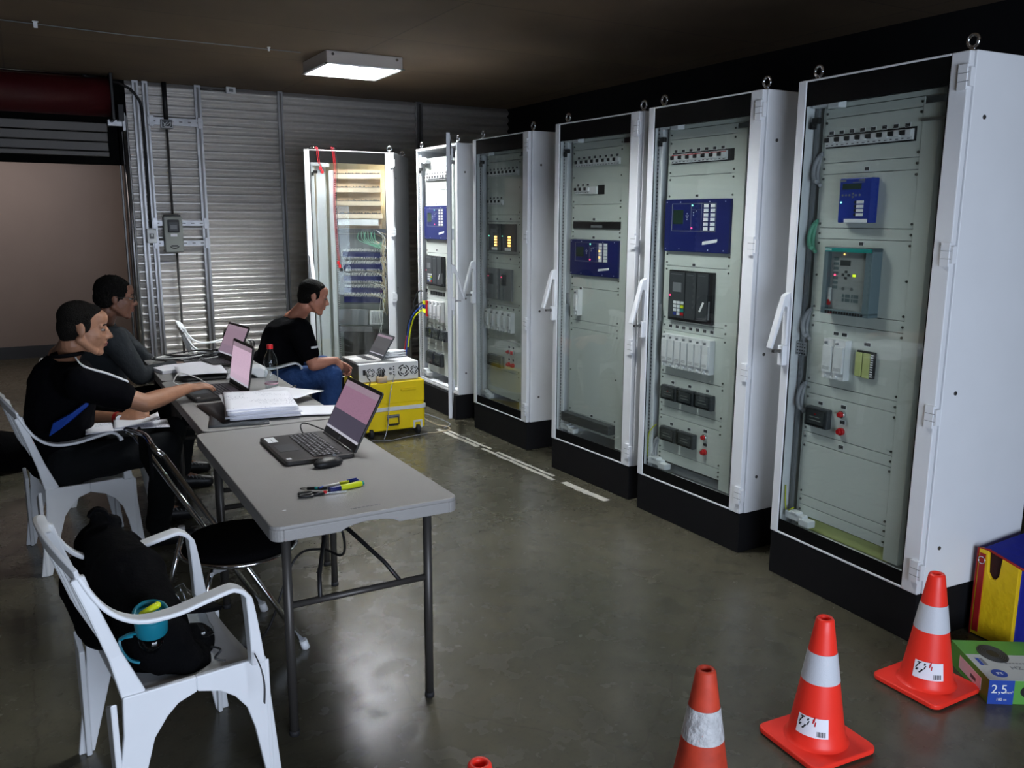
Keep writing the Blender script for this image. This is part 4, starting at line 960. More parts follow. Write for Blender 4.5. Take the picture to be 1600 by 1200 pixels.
# ------------------------------------------------------------------ laptops
def laptop(lab, loc, rot, w_, d_, open_deg, mbase, mlid, mscr, th=.018, keys=True, marks=True):
    # local: hinge along Y at x=0, base towards -X, faces -X
    t = thing('laptop', lab, 'laptop', loc, rot)
    mb = MB(); mb.rrect(-d_, 0, -w_/2, w_/2, .003, th, .012); mb.build('base', [mbase], t, .003)
    mb = MB(); mb.rrect(-d_+.155*d_/.25+.0, -.035, -w_/2+.02, w_/2-.02, th, th+.0006, .004); mb.build('keyboard_tray', 'key' if mbase != 'laptop_silver' else 'mid_grey', t)
    if keys:
        x1_ = -.042; x0_ = -d_+.108; nr = 6; kp = (x1_-x0_)/nr
        mb = MB()
        for r_ in range(nr):
            ncol = 15; cw = (w_-.05)/ncol; row = []
            c = 0
            while c < ncol:
                k = 5 if (r_ == 0 and c == 4) else 1
                y0 = -w_/2+.025+cw*c+.001; y1 = y0+cw*k-.0022; xx = x0_+kp*r_
                mb.m = 0; mb.box(xx+.001, xx+kp-.001, y0, y1, th+.0006, th+.0026)
                if k == 1: mb.m = 1; mb.box(xx+kp*.35, xx+kp*.62, y0+cw*.25, y0+cw*.55, th+.0026, th+.0029)
                c += k
        o = mb.build('keyboard', ['key', 'key_mark'], t)
    mb = MB(); mb.rrect(-d_+.018, -d_+.092, -.055, .05, th, th+.0005, .003); mb.build('touchpad', 'dark_grey' if mbase != 'laptop_silver' else 'cab', t)
    if marks:
        mb = MB(); mb.box(-d_+.012, -d_+.05, w_/2-.10, w_/2-.02, th, th+.0006); mb.m = 1; mb.box(-d_+.03, -d_+.033, w_/2-.09, w_/2-.05, th+.0006, th+.0008); mb.build('sticker', ['cab', 'mid_grey'], t)
        mb = MB(); mb.box(-d_+.012, -d_+.030, -w_/2+.03, -w_/2+.048, th, th+.0006); mb.build('sticker', 'cab', t, label='small square sticker')
    A = math.radians(open_deg-90); R = Matrix.Translation((0, 0, th-.002)) @ Matrix.Rotation(A, 4, 'Y')
    H_ = d_*.97
    def q(): x = MB(); x.T = R; return x
    mb = q(); poly = []
    r = .014
    for cy, cz, a0 in ((w_/2-r, H_-r, 0), (-w_/2+r, H_-r, 90), (-w_/2+r, r*.4, 180), (w_/2-r, r*.4, 270)):
        rr2 = r if cz > .05 else r*.4
        for i in range(5): tt = math.radians(a0+90*i/4); poly.append((cy+rr2*math.cos(tt), cz+rr2*math.sin(tt)))
    mb.prism(poly, 'x', 0, .008); mb.build('lid', mlid, t, .002)
    mb = q(); mb.box(-.0008, 0, -w_/2+.014, w_/2-.014, .030, H_-.014); s2 = mb.build('screen', mscr, t)
    mb = q(); mb.tube([(-.001, .006*math.cos(a_), .017+.006*math.sin(a_)) for a_ in [2*PI*i/16 for i in range(16)]], .0006, 4, True); mb.build('lid_emblem', 'mid_grey', t)
    mb = MB(); mb.cyl((-.004, -w_*.42, th-.002), (-.004, w_*.42, th-.002), .007, n=10); mb.build('hinge', mbase, t)
    return t
laptop('large black open laptop nearest the camera on the nearest table', (1.015, 3.185, TZ), math.radians(0), .40, .258, 118, 'laptop_black', 'laptop_black', 'scr_a')
laptop('open laptop with a bright pink screen under the outstretched hand', (.905, 4.47, TZ), math.radians(3), .37, .25, 99, 'laptop_black', 'laptop_black', 'scr_b')
laptop('farther open laptop with tilted screen in front of the man with glasses', (1.04, 5.45, TZ), math.radians(8), .36, .24, 114, 'laptop_black', 'laptop_black', 'scr_c')
# mouse
t = thing('computer_mouse', 'black computer mouse on the table in front of the big laptop', 'mouse', (.892, 2.93, TZ), math.radians(20))
mb = MB(); mb.ell((0, 0, .014), (.058, .032, .022)); mb.ell((.02, 0, .012), (.045, .034, .016)); mb.box(-.045, .045, -.02, .02, .001, .01); blob(mb, 'mouse_shell', 'black', t, .003, 6)
mb = MB(); mb.cyl((.03, -.003, .032), (.03, .003, .032), .008, n=14); mb.build('scroll_wheel', 'mid_grey', t)
# pens, highlighter, scissors
def axis_thing(name, lab, cat, p0, p1, z):
    d = (p1-p0); return thing(name, lab, cat, ((p0.x+p1.x)/2, (p0.y+p1.y)/2, z), math.atan2(d.y, d.x)), d.length
t, l = axis_thing('highlighter', 'chunky yellow highlighter with a dark blue cap beside the scissors', 'highlighter', G(512, 771, TZ), G(568, 759, TZ), TZ+.010)
mb = MB(); mb.cyl((-.02, 0, 0), (.058, 0, 0), .0095, n=20); mb.build('barrel', 'glow_yellow' if False else 'lime', t, .001)
mb = MB(); mb.cyl((-.06, 0, 0), (-.02, 0, 0), .0102, n=20); mb.build('cap', 'navy', t, .001)
mb = MB(); mb.cyl((.058, 0, 0), (.066, 0, 0), .007, n=16); mb.build('end_plug', 'teal', t)
t, l = axis_thing('marker_pen', 'slim white and yellow ballpoint pen behind the highlighter', 'pen', G(497, 768, TZ), G(566, 753, TZ), TZ+.0065)
t.location.y += .014
mb = MB(); mb.cyl((-.06, 0, 0), (.0, 0, 0), .0055, n=16); mb.m = 1; mb.cyl((.0, 0, 0), (.035, 0, 0), .0058, n=16); mb.build('barrel', ['white', 'lime'], t)
mb = MB(); mb.cyl((.035, 0, 0), (.072, 0, 0), .0062, .003, n=16); mb.box(.03, .066, -.002, .002, .005, .008); mb.build('cap', 'blue', t)
mb = MB(); mb.cyl((-.075, 0, 0), (-.06, 0, 0), .002, .0055, n=12); mb.build('tip', 'label_blue', t)
t, l = axis_thing('marker_pen', 'thin black-and-green pen lying left of the highlighter', 'pen', G(480, 766, TZ), G(515, 765, TZ), TZ+.005)
t.location.y += .006
mb = MB(); mb.cyl((-.035, 0, 0), (.03, 0, 0), .0045, n=12); mb.m = 1; mb.cyl((-.01, 0, 0), (.0, 0, 0), .0052, n=12); mb.build('barrel', ['black', 'teal'], t)
mb = MB(); mb.tube([(-.045+.012*math.cos(a_), .008*math.sin(a_), 0) for a_ in [2*PI*i/16 for i in range(16)]], .0015, 6, True); mb.build('clip_loop', 'black', t)
t, l = axis_thing('scissors', 'black-handled scissors with pointed steel blades on the nearest table', 'scissors', G(472, 776, TZ), G(538, 770, TZ), TZ+.003)
for s_ in (-1, 1):
    mb = MB(); mb.prism([(.0, -.004), (.075, s_*.001), (.0, .005)], 'z', .001+.0015*s_, .003+.0015*s_); mb.build('blade', 'chrome', t)
    c = (-.055, s_*.013); mb = MB(); mb.tube([(c[0]+.022*math.cos(a_), c[1]+(.012 if s_ > 0 else .010)*math.sin(a_), .003) for a_ in [2*PI*i/20 for i in range(20)]], .0042, 8, True); mb.tube([(-.034, s_*.009, .003), (-.015, s_*.004, .003), (.006, -s_*.001, .003)], .005, 8); mb.build('handle', 'black', t)
mb = MB(); mb.cyl((.006, 0, .002), (.006, 0, .009), .006, n=14); mb.build('pivot', 'red', t)
# ------------------------------------------------------------------ paper
def sheet(w_, h_, curl=0, n=10, th=.0004, wob=0):
    mb = MB(); vs = []; 
    for i in range(n+1):
        for j in range(n+1):
            x = w_*(i/n-.5); y = h_*(j/n-.5); z = curl*((i/n)**3)+wob*math.sin(3*i/n+2*j/n)*.5+wob*.5
            vs.append((x, y, z))
    k = len(vs); vs += [(x, y, z+th) for x, y, z in vs[:k]]; fs = []
    for i in range(n):
        for j in range(n): a_ = i*(n+1)+j; fs += [(a_, a_+1, a_+n+2, a_+n+1), (k+a_, k+a_+n+1, k+a_+n+2, k+a_+1)]
    for i in range(n):
        e = n*(n+1); fs += [(i, i+n*0+1, k+i+1, k+i), (e+i, k+e+i, k+e+i+1, e+i+1), (i*(n+1), k+i*(n+1), k+(i+1)*(n+1), (i+1)*(n+1)), (i*(n+1)+n, (i+1)*(n+1)+n, k+(i+1)*(n+1)+n, k+i*(n+1)+n)]
    mb.add(vs, fs, True); return mb
gp = 'sheets of the written paper stack'
pc = G(410, 645, TZ)
z = TZ+.012
for i in range(12):
    mb = sheet(.30, .42, wob=.002+.0005*i, th=.003); o = mb.build('paper_sheet', 'page' if i > 9 else 'paper')
    o.location = (.885+random.uniform(-.012, .012)+(.012 if i < 6 else 0), 3.95+random.uniform(-.012, .012), z); o.rotation_euler = (0, 0, math.radians(-8+random.uniform(-3, 3))); z += .0036
    tag(o, 'top written sheet of the thick paper stack on the middle table' if i == 11 else 'written sheet inside the thick paper stack on the middle table', 'paper', None if i == 11 else gp)
mb = sheet(.34, .46, .0, th=.004); o = mb.build('folder', 'black'); o.location = (.84, 3.98, TZ+.004); o.rotation_euler = (0, 0, math.radians(4)); tag(o, 'black folder lying under the thick paper stack', 'folder')
mb = sheet(.25, .34, .0, th=.006); o = mb.build('envelope', 'dark_grey'); o.location = (.78, 3.86, TZ+.001); o.rotation_euler = (0, 0, math.radians(-12)); tag(o, 'dark clear sleeve poking out beneath the left of the paper stack', 'sleeve')
mb = sheet(.21, .297, .0, wob=.006); o = mb.build('paper_sheet', 'paper'); o.location = (1.08, 4.18, TZ+.03); o.rotation_euler = (0, 0, math.radians(35)); tag(o, 'loose blank sheet behind the paper stack, beside the bottle', 'paper')
mb = sheet(.30, .20, .0, wob=.004, th=.004); o = mb.build('paper_sheet', 'paper'); o.location = (1.10, 3.82, TZ+.004); o.rotation_euler = (0, 0, math.radians(-20)); tag(o, 'pages jutting out to the right of the paper stack at the table edge', 'paper')
t = thing('open_binder', 'black binder with a blank white page lying open before the farther laptop', 'binder', G(335, 574, TZ), math.radians(-4))
mb = sheet(.27, .34, .0, th=.012); mb.build('cover', 'black', t)
mb = sheet(.26, .32, .0, wob=.008); o = mb.build('page', 'paper', t); o.location = (-.02, .02, .022)
t.location.x = .84; t.location.y = 5.02; t.location.z = TZ+.004
mb = MB(); mb.box(-.15, .15, -.10, .10, 0, .02); o = mb.build('paper_stack', 'paper', None, .003); o.location = (.76, 5.30, TZ+.0); o.rotation_euler = (0, 0, .2); tag(o, 'neat white paper pad at the back of the farthest table', 'paper')
# mobile phone / mouse near the papers, bottle
t = thing('water_bottle', 'clear plastic bottle with a red cap standing on the middle table', 'bottle', (1.065, 4.42, TZ), 0)
pf = [(0, .002), (.026, .002), (.033, .010), (.034, .05), (.031, .055), (.034, .06), (.034, .10), (.029, .112), (.028, .12), (.033, .135), (.034, .15), (.030, .175), (.018, .2), (.0135, .212), (.0135, .225)]
mb = MB(); mb.lathe(pf, 32); mb.build('bottle_body', 'bottle', t)
mb = MB(); mb.cyl((0, 0, .218), (0, 0, .240), .0155, n=24); mb.build('cap', 'red', t, .001)
mb = MB(); mb.cyl((0, 0, .035), (0, 0, .043), .0345, n=32, cap=False); mb.m = 1; mb.add([(.0347*math.cos(a_), .0347*math.sin(a_), z_) for z_ in (.045, .11) for a_ in [-.5+.16*i for i in range(6)]], [(i, i+1, i+7, i+6) for i in range(5)]); mb.m = 2
mb.add([(.0349*math.cos(a_), .0349*math.sin(a_), z_) for z_ in (.075, .082) for a_ in [-.5+.16*i for i in range(6)]], [(i, i+1, i+7, i+6) for i in range(5)])
mb.build('bottle_label', ['pink', 'paper', 'label_blue'], t)
mb = MB(); mb.cyl((0, 0, .004), (0, 0, .03), .031, n=24); mb.build('drink_left', 'bottle', t)
# router and gear on farthest table
t = thing('router', 'black network box with a slanted white stripe beyond the laptops', 'router', (1.125, 5.755, TZ), math.radians(-12))
mb = MB(); mb.prism([(-.05, 0), (.05, 0), (.085, .10), (.015, .175), (-.03, .155)], 'y', -.085, .085); mb.build('housing', 'black', t, .008)
mb = MB(); mb.ribbon([(.018, -.087, .172), (.05, -.087, .135), (.086, -.087, .098)], .004, .022, (0, 1, 0)); mb.build('stripe', 'white', t)
mb = MB()
for i in range(9):
    y_ = -.1-.012*(i % 4); x_ = -.02+.018*i
    mb.m = i % 3; mb.tube(spline([(x_, y_, .12-.01*(i % 3)), (x_+.03, y_-.03, .10), (x_+.02, y_-.05, .04), (x_-.03, y_-.03, .012), (x_+.03, y_+.01, .012)], 6), .0035, 6)
mb.build('cable_plugs', ['cable_white', 'black', 'scratch'], t)
t = thing('docking_base', 'grey moulded device base beside the red-capped bottle', 'device', (1.02, 4.86, TZ), math.radians(-10))
mb = MB(); mb.prism([(-.10, .0), (-.085, .035), (-.05, .055), (.09, .06), (.13, .035), (.12, .0), (.07, 0), (.05, .022), (-.04, .022), (-.06, 0)], 'y', -.05, .09); mb.build('shell', 'cab', t, .008, 3)
mb = MB(); mb.box(-.09, .11, -.045, .08, -.0, .008); mb.build('foot', 'black', t)
random.seed(3)
labs = ['black cable tangle nearest the wall on the farthest table', 'white cable looping over the back of the farthest table', 'black cable coiled behind the farther laptop', 'pale cable curled behind the farther laptop', 'dark lead snaking across the back of the farthest table', 'grey lead crossing the tangled cables at far left']
for i, lb in enumerate(labs):
    c = V(.76+.06*i, 5.60+.04*(i % 3), TZ+.006+.008*(i % 3)); pts = []
    for k in range(12): a_ = k*1.1+i; r_ = .05+.07*random.random(); pts.append(c+V(r_*1.5*math.cos(a_), r_*math.sin(a_), .012*random.random()+.004*k/3))
    mb = MB(); mb.tube(spline(pts, 5), .0045, 6); o = mb.build('cable', ('scratch', 'cable_white', 'scratch', 'cable_white', 'scratch', 'hose')[i]); tag(o, lb, 'cable')
def cable(pts, r, m_, lab):
    mb = MB(); mb.tube(spline(pts, 8), r, 8); o = mb.build('cable', m_); return tag(o, lab, 'cable')
cable([V(.66, 4.78, TZ+.004), V(.64, 4.80, TZ+.02), V(.68, 4.84, TZ+.055), V(.76, 4.80, TZ+.03), V(.80, 4.70, TZ+.006)], .003, 'cable_white', 'white cable arching over the left edge of the middle table')
cable([V(.95, 4.28, TZ+.005), V(1.02, 4.30, TZ+.005), V(1.08, 4.25, TZ+.02), V(1.16, 4.33, TZ+.03), V(1.19, 4.42, TZ+.006)], .003, 'scratch', 'thin black cable wandering in front of the bottle')
cable([V(1.03, 3.42, TZ+.012), V(.98, 3.50, TZ+.028), V(.945, 3.46, TZ+.03), V(.94, 3.40, TZ+.008), V(.955, 3.38, TZ+.006)], .003, 'scratch', 'black laptop lead with a thick plug beside the big laptop')
t = thing('power_brick', 'black laptop power brick with white labels behind the big laptop', 'power adapter', (1.12, 3.44, TZ), math.radians(20))
mb = MB(); mb.box(-.035, .035, -.06, .06, .002, .032); mb.build('brick', 'black', t, .006)
mb = MB(); mb.box(-.028, .028, -.0605, -.06, .006, .028); mb.m = 1
for k in range(4): mb.box(-.022, .018, -.061, -.0605, .009+.005*k, .0105+.005*k)
mb.build('brick_label', ['paper', 'mid_grey'], t)
mb = MB(); mb.tube(spline([(.03, 0, .02), (.06, .01, .035), (.085, -.02, .03), (.07, -.045, .015), (.03, -.03, .01)], 6), .0035, 6); mb.tube(spline([(.03, 0, .02), (.05, .02, .045), (.075, 0, .05), (.08, -.03, .03), (.04, -.05, .012)], 6), .0035, 6); mb.build('brick_lead', 'scratch', t)
cable([V(.55, 3.1, .03), V(.7, 3.2, .012), V(.85, 3.3, .25), V(.93, 3.2, .32), V(.97, 3.05, .34), V(.95, 2.95, .45), V(.9, 2.93, .60), V(.88, 2.95, .69)], .005, 'scratch', 'black cable hanging under the nearest table around its brace')
cable([V(.70, 3.75, .30), V(.9, 3.7, .28), V(1.05, 3.65, .30), V(1.0, 3.4, .24), V(.93, 3.25, .20)], .004, 'scratch', 'thin black cable slung between the table legs below')

# ------------------------------------------------------------------ yellow case, white rack unit, small laptop
t = thing('tool_case', 'big yellow plastic transit case on wheels standing before the open cabinet', 'case', (2.34, 6.12, 0), math.radians(-1))
mb = MB(); mb.rrect(-.255, .255, -.19, .24, .045, .20, .03); mb.build('case_bottom', 'yellow', t, .012, 3)
mb = MB(); mb.rrect(-.255, .255, -.19, .24, .25, .415, .03); mb.box(.05, .18, -.205, -.185, .345, .362); mb.build('case_lid', 'yellow', t, .014, 3)
mb = MB(); mb.rrect(-.262, .262, -.197, .247, .198, .228, .03); mb.build('rim_band', 'cab', t, .003)
mb = MB(); mb.rrect(-.25, .25, -.187, .237, .226, .252, .03); mb.build('rim_lip', 'yellow', t)
mb = MB(); mb.box(-.075, .045, -.194, -.189, .075, .17); mb.build('latch_recess', 'yellow', t, .003)
mb = MB(); mb.box(-.065, .035, -.205, -.192, .145, .168); mb.m = 1; mb.box(-.06, .03, -.207, -.204, .150, .156); mb.build('latch_plate', ['zinc', 'dark_grey'], t, .002)
mb = MB(); mb.tube([(-.058, -.203, .145), (-.058, -.210, .095), (.028, -.210, .095), (.028, -.203, .145)], .005, 8); mb.box(-.05, .02, -.218, -.202, .088, .102); mb.build('handle', 'black', t, .003)
mb = MB(); mb.box(.15, .165, -.196, -.188, .045, .10); mb.box(.21, .225, -.196, -.188, .045, .10); mb.box(.15, .225, -.196, -.188, .092, .107); mb.build('wheel_bracket', 'cab', t, .002)
for x_ in (.1875, -.1875): mb = MB(); mb.cyl((x_-.014, -.185, .035), (x_+.014, -.185, .035), .035, n=24); mb.build('wheel', 'rubber', t, .003)
for x_ in (.1875, -.1875): mb = MB(); mb.box(x_-.02, x_+.02, .17, .21, 0, .05); mb.build('case_foot', 'rubber', t, .004)
mb = MB(); mb.tube(spline([(-.26, -.14, .40), (-.30, -.12, .43), (-.28, -.02, .445), (-.25, .04, .42)], 6), .012, 8); mb.build('carry_handle', 'yellow', t)
t = thing('rack_unit', 'white metal instrument box with four round fan grilles on the yellow case', 'instrument', (2.335, 6.20, .417), math.radians(-2))
mb = MB(); mb.box(-.235, .235, -.20, .22, 0, .135); mb.build('enclosure', 'white', t, .003)
def fan(cx, r_):
    mb = MB()
    for a0, r2 in ((0, r_), (.5, r_*.62)):
        for k in range(4):
            a1 = a0+k*PI/2; mb.ribbon([(cx+r2*math.cos(a1+1.15*i/6), -.2012, .068+r2*math.sin(a1+1.15*i/6)) for i in range(7)], .003, r_*.2, (0, 1, 0))
    mb.build('fan_grille', 'black', t)
fan(-.145, .03); fan(-.065, .032); fan(.115, .042); fan(.20, .03)
mb = MB(); mb.box(-.205, -.185, -.21, -.2, .055, .095); mb.build('power_socket', 'black', t, .002)
for cz in (.055, .09): mb = MB(); mb.cyl((.01, -.2, cz), (.01, -.206, cz), .011, n=16); mb.build('round_socket', 'mid_grey', t)
for cz in (.045, .065, .085, .105): mb = MB(); mb.cyl((.036, -.2, cz), (.036, -.206, cz), .005, n=10); mb.build('small_socket', 'black', t)
mb = MB(); mb.box(-.238, -.23, -.19, .2, .0, .13); mb.build('side_bracket', 'dark_grey', t, .002)
cable([V(2.37, 5.985, .46), V(2.34, 5.95, .43), V(2.28, 5.88, .30), V(2.24, 5.82, .12), V(2.2, 5.8, .02)], .0035, 'hose', 'grey cable drooping from the white instrument box over the yellow case')
cable([V(2.14, 5.98, .50), V(2.14, 5.95, .46), V(2.15, 5.93, .43), V(2.10, 5.88, .33)], .004, 'scratch', 'black power cord hanging from the left socket of the instrument box')
cable([V(2.60, 6.06, .10), V(2.66, 6.03, .06), V(2.72, 5.99, .03), V(2.80, 5.98, .008), V(2.78, 5.90, .006), V(2.66, 5.86, .006), V(2.58, 5.88, .006)], .004, 'cable_beige', 'beige cable looping on the floor right of the yellow case')
cable([V(2.62, 6.09, .12), V(2.70, 6.06, .09), V(2.84, 6.02, .02), V(2.76, 5.96, .006)], .004, 'hose', 'grey cable with a connector on the floor at the cabinet foot')
cable([V(2.58, 5.87, .006), V(2.4, 5.84, .006), V(2.25, 5.80, .006), V(2.12, 5.85, .006)], .003, 'hose', 'thin pale wire lying on the floor along the front of the yellow case')
t = thing('tape_roll', 'roll of cream masking tape with pens stuck in it on the yellow case', 'tape', (2.255, 5.965, .417))
mb = MB(); mb.lathe([(.028, 0), (.040, 0), (.040, .045), (.028, .045), (.028, 0)], 28); mb.build('roll', 'beige', t)
for k in range(4): mb = MB(); mb.cyl((-.012+.008*k, 0, .004), (-.022+.016*k, .004*k, .085+.01*(k % 2)), .004, n=8); mb.build('pen', 'black', t)
laptop('small silver laptop open on top of the white instrument box', (2.295, 6.22, .553), math.radians(2), .30, .21, 122, 'laptop_silver', 'dark_grey', 'scr_d', .016, marks=False)
mb = MB()
for k in range(3): mb.T = Matrix.Translation((0, 0, .001+.016*k)) @ Matrix.Rotation(.15*k, 4, 'Z'); mb.add(sheet(.17-.01*k, .13, 0, 8, .012, .006).v, sheet(.17, .13, 0, 8).f, True)
mb.T = None; o = mb.build('cloth_bundle', 'white'); o.location = (2.475, 6.28, .553); tag(o, 'folded white cloths on the right end of the instrument box', 'cloth')

# ------------------------------------------------------------------ floor marks
mb = MB()
for x0, x1, y0, y1 in ((0, .035, 0, .62), (.05, .075, -.1, .55), (.0, .03, -.95, -.06), (.045, .07, -.88, -.2), (.01, .06, -1.45, -1.02)):
    n = 14; vs = []
    for i in range(n+1):
        y_ = y0+(y1-y0)*i/n; j_ = random.uniform(-.006, .006); vs += [(x0+j_, y_, .0012), (x1+j_*.6, y_, .0012)]
    mb.add(vs, [(2*i, 2*i+1, 2*i+3, 2*i+2) for i in range(n)])
o = mb.build('painted_line', 'paint_line'); o.location = (2.73, 5.35, 0); o.rotation_euler = (0, 0, math.radians(3.4)); tag(o, 'worn white painted line on the concrete before the cabinet row', 'floor marking')

# ------------------------------------------------------------------ cones
def cone(lab, c, rot, mt, mr, sticker, base=.13):
    t = thing('traffic_cone', lab, 'cone', (c[0], c[1], 0), rot)
    mb = MB(); mb.rrect(-base, base, -base, base, .006, .024, .03); mb.build('base', mt, t, .005, 3)
    for sx in (-1, 1):
        for sy in (-1, 1): mb = MB(); mb.box(sx*.10-.012, sx*.10+.012, sy*.10-.012, sy*.10+.012, 0, .008); mb.build('foot', mt, t, .002)
    H_ = .425; rb, rt_ = .088, .026
    R_ = lambda z_: rb+(rt_-rb)*(z_-.03)/(H_-.03)
    mb = MB(); mb.lathe([(.102, .022), (.096, .026), (rb, .034)]+[(R_(z_), z_) for z_ in (.08, .14, .20, .26, .32, .38, H_-.006)]+[(rt_-.003, H_), (rt_-.010, H_-.001), (rt_-.012, H_-.008), (.05, .10)], 48); mb.build('cone_body', mt, t)
    mb = MB(); zz = [.225, .25, .28, .318]; mb.lathe([(R_(z_)+.0012, z_) for z_ in zz], 48); mb.build('reflective_band', mr, t)
    if sticker is not None:
        def qz(a_, z_, e=.0018): return ((R_(z_)+e)*math.cos(a_), (R_(z_)+e)*math.sin(a_), z_)
        n = 10; a0, a1 = sticker-.62, sticker+.62
        mb = MB(); mb.add([qz(a0+(a1-a0)*i/n, z_) for z_ in (.065, .125) for i in range(n+1)], [(i, i+1, n+2+i, n+1+i) for i in range(n)], True)
        s_ = mb.build('sticker', 'paper', t)
        mb = MB()
        for k in range(9): w2 = .022+.012*(k % 3); aa = a1-.42+k*.035; mb.add([qz(aa, .07, .0024), (*qz(aa+w2*.6, .07, .0024),), qz(aa+w2*.6, .086, .0024), qz(aa, .086, .0024)], [(0, 1, 2, 3)])
        mb.build('barcode', 'black', s_)
        mb = MB(); L_ = a0+.06
        for (da, z_, da2, z2) in ((.0, .098, .38, .104), (.04, .104, .42, .112), (.10, .112, .40, .120), (.02, .090, .30, .098), (.16, .084, .24, .090), (.05, .118, .22, .122)):
            mb.add([qz(L_+da, z_, .0024), qz(L_+da2, z_, .0024), qz(L_+da2+.04, z2, .0024), qz(L_+da+.04, z2, .0024)], [(0, 1, 2, 3)])
        mb.build('printed_emblem', 'black', s_)
        mb = MB(); mb.m = 0
        for da, z_ in ((.62, .108), (.70, .100), (.66, .114)): mb.add([qz(a0+da, z_, .0024), qz(a0+da+.05, z_, .0024), qz(a0+da+.07, z_+.014, .0024), qz(a0+da+.02, z_+.014, .0024)], [(0, 1, 2, 3)])
        mb.build('red_marks', 'red', s_)
    return t
cone('bright orange traffic cone standing at the green cable box, farthest right', (2.655, 1.70), math.radians(0), 'cone', 'reflector', math.radians(216))
cone('bright orange traffic cone in the middle of the three complete cones', (2.045, 1.655), math.radians(-4), 'cone', 'reflector', math.radians(213))
cone('faded brick-orange traffic cone with cracked white band, nearest the table', (1.515, 1.60), math.radians(0), 'cone_old', 'reflector_old', None)
cone('traffic cone of which only the bright tip shows at the bottom edge', (.79, 1.535), math.radians(5), 'cone', 'reflector', None)

# ------------------------------------------------------------------ striped tool bag and cable box
t = thing('tool_bag', 'tall blue, yellow and red fabric tool bag leaning at the nearest cabinet', 'bag', (3.165, 1.70, 0), math.radians(-4))
mb = MB(); mb.box(.012, .44, .0, .165, .004, .325); mb.build('bag_body', 'bag_blue', t, .012, 3)
mb = MB(); mb.prism([(0, .004), (.170, .004), (.168, .362), (.128, .362), (.122, .275), (.108, .255), (.090, .255), (.076, .275), (.070, .350), (.0, .335)], 'x', -.006, .014); mb.build('end_pocket', 'bag_yellow', t, .003)
mb = MB(); mb.prism([(.128, .25), (.07, .25), (.07, .35), (.128, .36)], 'x', .006, .012); mb.build('pocket_opening', 'bag_dark', t)
mb = MB(); mb.box(-.010, -.006, .136, .160, .02, .345); mb.build('strap', 'bag_red', t, .001)
mb = MB(); mb.tube([(-.004, .172, 0), (-.004, .170, .362), (-.002, .128, .365), (0, .07, .352), (.0, .0, .338), (.06, -.008, .31), (.09, -.010, .24), (.16, -.010, .20), (.44, -.010, .19)], .005, 8); mb.build('red_piping', 'bag_red', t)
mb = MB(); mb.box(.10, .44, -.010, .004, .20, .335); mb.build('front_pocket', 'bag_yellow', t, .003)
mb = MB(); mb.tube([(-.012, .148+.014*math.cos(a_), .318+.014*math.sin(a_)) for a_ in [2*PI*i/20 for i in range(20)]], .0018, 6, True); mb.build('ring', 'chrome', t)
mb = MB(); mb.add([(.01, .0, .322), (.44, .0, .335), (.44, .165, .40), (.01, .165, .358), (.01, .0, .318), (.44, .0, .318), (.44, .165, .318), (.01, .165, .318)], [(0, 1, 2, 3), (4, 7, 6, 5), (0, 4, 5, 1), (1, 5, 6, 2), (2, 6, 7, 3), (3, 7, 4, 0)]); mb.build('top_flap', 'bag_blue', t, .004)
mb = MB(); mb.box(.10, .40, -.05, -.012, .004, .03); mb.build('base_flap', 'pink', t, .004)
t = thing('cable_box', 'green and grey cardboard cable coil box with an oval window on the floor', 'box', (2.955, 1.60, 0), math.radians(0))
A_, B_ = V(-.068, .165, 0), V(-.22, -.075, 0)    # left rear, front corners
a_ = math.atan2((A_-B_).y, (A_-B_).x); t.location = (2.735, 1.525, 0); t.rotation_euler = (0, 0, a_-PI/2+0.0)
# local: y runs along the left edge away, x runs right
bw, bl, bh = .27, .285, .088
mb = MB(); mb.box(0, bw, 0, bl, 0, bh); mb.build('carton', 'box_green', t, .002)
mb = MB(); mb.box(.0, bw, 0, bl*.62, bh, bh+.0008); mb.build('grey_print', 'box_grey', t)
mb = MB(); mb.prism([(.10+.048*math.cos(q), .185+.066*math.sin(q)) for q in [2*PI*i/28 for i in range(28)]], 'z', bh+.0004, bh+.0014); mb.m = 1
for k in range(5): mb.tube([(.10+(.02+.006*k)*math.cos(q), .185+(.03+.008*k)*math.sin(q), bh+.001) for q in [2*PI*i/24 for i in range(24)]], .0016, 5, True)
mb.build('oval_window', ['black', 'dark_grey'], t)
mb = MB(); mb.box(.0, .012, .0, .0, 0, 0) if False else mb.box(-.0012, 0, .05, .21, .02, .066); mb.m = 1
for k in range(10): mb.box(-.0018, -.0012, .085+.004*k, .087+.004*k+.0012*(k % 2), .032, .045)
mb.build('pink_label', ['pink', 'dark_grey'], t)
mb = MB(); mb.box(.0, .085, -.0012, 0, .0, bh); mb.build('blue_corner', 'label_blue', t)
RX = Matrix.Rotation(PI/2, 4, 'X')
text('size_print', '2,5', .045, 'white', t, Matrix.Translation((.035, -.0022, .055)) @ RX)
text('size_unit', 'mm²', .014, 'white', t, Matrix.Translation((.070, -.0022, .045)) @ RX)
text('length_print', '100 m', .014, 'white', t, Matrix.Translation((.045, -.0022, .018)) @ RX)
mb = MB(); mb.prism([(.135+.028*math.cos(q), .048+.022*math.sin(q)) for q in [2*PI*i/20 for i in range(20)]], 'y', -.0015, 0); mb.build('grip_hole', 'black', t)
RZt = Matrix.Rotation(PI/2+.0, 4, 'Z')
text('name_print', 'TOXFREE ZH', .030, 'mid_grey', t, Matrix.Translation((.20, .085, bh+.0015)) @ Matrix.Rotation(PI, 4, 'Z'))
mb = MB(); [mb.box(.11+.012*k, .119+.012*k, .114, .120, bh+.0006, bh+.0014) for k in range(12)]; mb.build('small_print', 'mid_grey', t)
